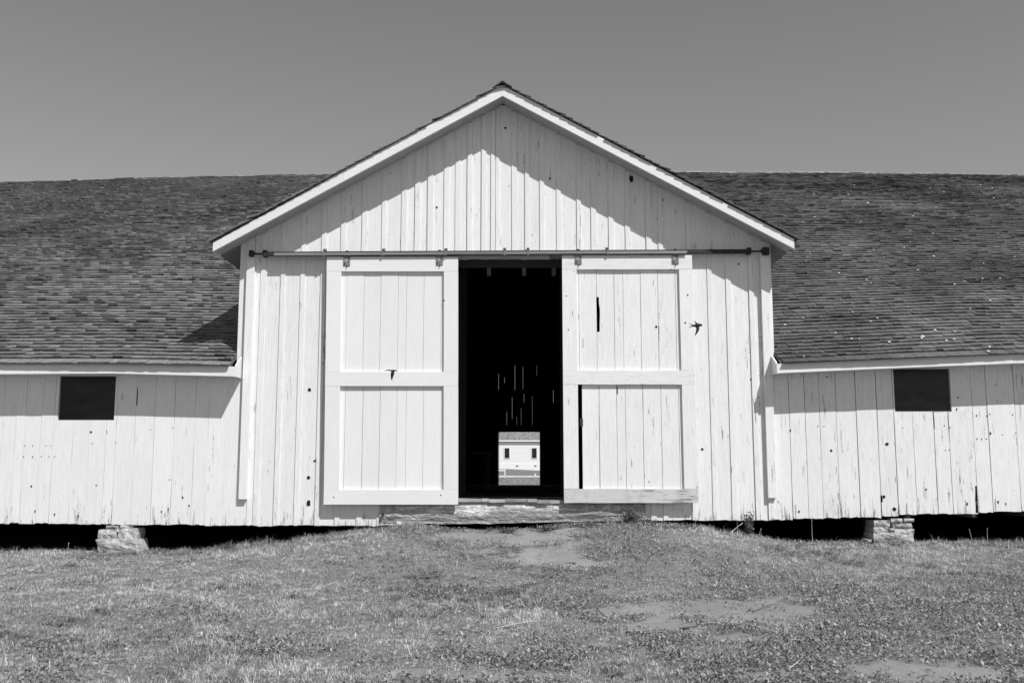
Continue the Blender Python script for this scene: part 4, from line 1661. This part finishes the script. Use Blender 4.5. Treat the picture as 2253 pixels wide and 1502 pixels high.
tag(o, 'dark small-leaved weeds creeping round the bare dirt patches', 'ground weeds', kind='stuff')
print('weeds', n)

# taller fringe along the foot of the walls and round the sill
nc = 900
cx = rng.uniform(-8.5, 8.5, nc)
cy = np.where(np.abs(cx - .1) < 2.1, rng.uniform(-.45, -.20, nc), rng.uniform(-.35, .16, nc))
okc = ~((cx > -.95) & (cx < .5)) | (rng.random(nc) < .25)
cx, cy = cx[okc], cy[okc]
k_ = rng.integers(5, 24, len(cx))
idx = np.repeat(np.arange(len(cx)), k_)
n = len(idx)
x = cx[idx] + rng.normal(0, .035, n); y = cy[idx] + rng.normal(0, .03, n)
hc = (.03 + .075 * rng.random(len(cx)) ** 2.2)[idx]
blades_mesh('tall_grass', M['grass'], x, y, hc * rng.uniform(.5, 1.2, n), rng.uniform(.003, .007, n), rng.uniform(.1, 1.0, n), rng.uniform(0, 6.3, n),
            rng.uniform(0, .5, n), np.clip(.35 + .25 * rng.normal(0, 1, len(cx))[idx] + rng.normal(0, .15, n), 0, 1),
            'uneven taller tufts of grass along the foot of the barn walls', 'grass')

# meadow behind the barn
n = 9000
x = rng.uniform(-6, 8, n); y = YB + 1 + 60 * rng.random(n) ** 1.5
blades_mesh('meadow_grass', M['grass'], x, y, rng.uniform(.04, .10, n), rng.uniform(.02, .04, n), rng.uniform(.3, 1.2, n), rng.uniform(0, 6.3, n),
            rng.uniform(0, .3, n), .6 + rng.normal(0, .2, n), 'mown meadow grass behind the barn', 'grass')


# ------------------------------------------------------------------ single weeds, stalks and sticks
def weed(name, label, px, py, Y, h, spread, nstem, nleaf, leaf, seed, lo_=0.0, group=None, upright=0.5):
    rs = random.Random(seed)
    x0, z0 = at(px, py, Y)
    z0 = float(ground(np.array(x0), np.array(Y))) - .01 if lo_ == 0 else z0
    root = empty(name, label, 'weed', (x0, Y, z0), group)
    st, lf = MB(), MB()
    for i in range(nstem):
        an = rs.uniform(0, 2 * math.pi)
        r_ = spread * rs.random() ** .6
        hh_ = h * rs.uniform(.55, 1.0)
        tip = Vector((math.cos(an) * r_, math.sin(an) * r_ * .6, hh_ * (1 - (1 - upright) * r_ / max(spread, .01) * .6)))
        pts = [Vector((0, 0, 0)) + tip * 0, tip * .4 + Vector((0, 0, hh_ * .12)), tip * .75 + Vector((0, 0, hh_ * .06)), tip]
        st.tube([tuple(p) for p in pts], [.004, .003, .002, .001], 5)
        for j in range(nleaf):
            t = rs.uniform(.25, 1.02)
            p = pts[0].lerp(pts[3], t) + Vector((0, 0, hh_ * .1 * (1 - abs(2 * t - 1)))) + Vector((rs.gauss(0, .02), rs.gauss(0, .02), rs.gauss(0, .015)))
            s_ = leaf * rs.uniform(.5, 1.2)
            d1 = Vector((rs.gauss(0, 1), rs.gauss(0, 1), rs.gauss(0, .8))).normalized()
            d2 = d1.cross(Vector((rs.gauss(0, 1), rs.gauss(0, 1), rs.gauss(0, 1)))).normalized()
            b = len(lf.v)
            lf.v += [tuple(p), tuple(p + d1 * s_ * .5 + d2 * s_ * .22), tuple(p + d1 * s_), tuple(p + d1 * s_ * .5 - d2 * s_ * .22)]
            lf.face([b, b + 1, b + 2, b + 3], rs.random())
    st.build('stem', M['twig_dark'], root)
    lf.build('leaves', M['weed'], root)


weed('bushy_weed', 'bushy dark weed growing against the right end of the door sill', 1385, 1140, -.22, .24, .22, 34, 16, .038, 1)
weed('bushy_weed', 'low leafy weed spilling over the mound just right of the sill end', 1418, 1160, -.30, .13, .20, 22, 14, .035, 2)
weed('upright_weed', 'tall upright weed with ragged leaves before the gap under the right wing', 1649, 1185, -.12, .37, .075, 18, 22, .036, 3, upright=.95)
weed('thin_weed', 'thin forked weed standing on the mound below the left door', 1078, 1160, -.3, .0 + .08, .05, 7, 4, .03, 4)


for i_, (px, py, yy, ww, lb) in enumerate(((1115, 1166, -.45, .16, 'low leafy weed before the dark gap under the threshold, leftmost of three'),
                                   (1205, 1166, -.42, .18, 'low leafy weed before the dark gap under the threshold, middle of three'),
                                   (1290, 1163, -.40, .22, 'low leafy weed below the left end of the right door, the broadest of three'))):
    weed('low_weed', lb, px, py, yy, .075, ww, 30, 9, .034, 40 + i_, group='leafy weeds below the threshold', upright=.7)


def stick(name, label, pts, r, mat, cat='stick', group=None):
    P = []
    for px, py, up in pts:
        x_, y_ = ray_ground(px, py)
        P.append((x_, y_, float(ground(np.array(x_), np.array(y_))) + up))
    o_ = P[0]
    mb = MB()
    n_ = len(P)
    mb.tube([(p[0] - o_[0], p[1] - o_[1], p[2] - o_[2]) for p in P], [r * (1 - .6 * i / (n_ - 1)) for i in range(n_)], 6)
    ob = mb.build(name, mat, smooth=True)
    ob.location = o_
    tag(ob, label, cat, group)


stick('stick', 'long pale stick lying in the grass below the doorway', [(1085, 1388, .02), (1120, 1383, .03), (1155, 1376, .03), (1200, 1369, .02)], .006, M['twig'])
stick('stick', 'dark hooked twig left of the large dirt patch', [(1313, 1342, .02), (1322, 1358, .04), (1338, 1366, .03), (1350, 1364, .05)], .006, M['twig_dark'])
stick('stick', 'thin crooked twig lying on the large dirt patch', [(1655, 1347, .01), (1678, 1341, .02), (1696, 1336, .03), (1716, 1333, .02)], .005, M['twig_dark'])
stick('stick', 'short stub of dark wood at the left edge of the large dirt patch', [(1497, 1387, .015), (1518, 1384, .02), (1536, 1380, .015)], .011, M['twig_dark'])
stick('stick', 'pale twig at the bottom right of the yard', [(1735, 1478, .02), (1752, 1468, .03), (1771, 1456, .05)], .006, M['twig'])
stick('stick', 'pale splinter of wood lying far right in the leafy weeds', [(2035, 1422, .02), (2056, 1416, .02)], .010, M['twig'])

x_a, z_a = at(1597, 1180, -.1)
x_b, z_b = at(1634, 1150, .0)
mb = MB()
mb.tube([(0, 0, 0), ((x_b - x_a) * .5, .05, (z_b - z_a) * .52), (x_b - x_a, .1, z_b - z_a)], .006, 6)
o = mb.build('stick', M['twig'])
o.location = (x_a, -.1, z_a)
tag(o, 'pale stick leaning against the wall foot beside the tall weed', 'stick')


def stalk(px, ptop, pbot, Y, lean, label):
    x0, z0 = at(px, pbot, Y)
    _, z1 = at(px, ptop, Y)
    z0 = min(z0, float(ground(np.array(x0), np.array(Y))))
    mb = MB()
    mb.tube([(0, 0, 0), (lean * .3, .01, (z1 - z0) * .5), (lean, .0, z1 - z0)], [.0045, .0035, .002], 5)
    mb.tube([(lean, 0, z1 - z0), (lean * 1.2, 0, z1 - z0 + .02)], [.006, .002], 5)
    o = mb.build('dry_stalk', M['twig'])
    o.location = (x0, Y, z0)
    tag(o, label, 'stalk', 'dry stalks standing before the dark gap')


stalk(669, 1174, 1200, -.05, .01, 'pale dry stalk standing on the left flank of the mound')
stalk(1788, 1145, 1195, -.03, .0, 'thin dry stalk left of the small-stoned pier')
stalk(2174, 1164, 1196, -.02, .0, 'short dry stalk farthest right before the gap')
stalk(2176 - 36, 1166, 1197, -.06, -.03, 'dry stalk leaning left, second from the right before the gap')
stalk(1668, 1165, 1195, -.2, .04, 'short pale stalk just right of the tall weed')
stalk(1530, 1140, 1172, -.1, .01, 'dry stalk below the bottom right corner of the right door')
stalk(148, 1196, 1216, -.05, .01, 'short dry stalk left of the boulder pier')
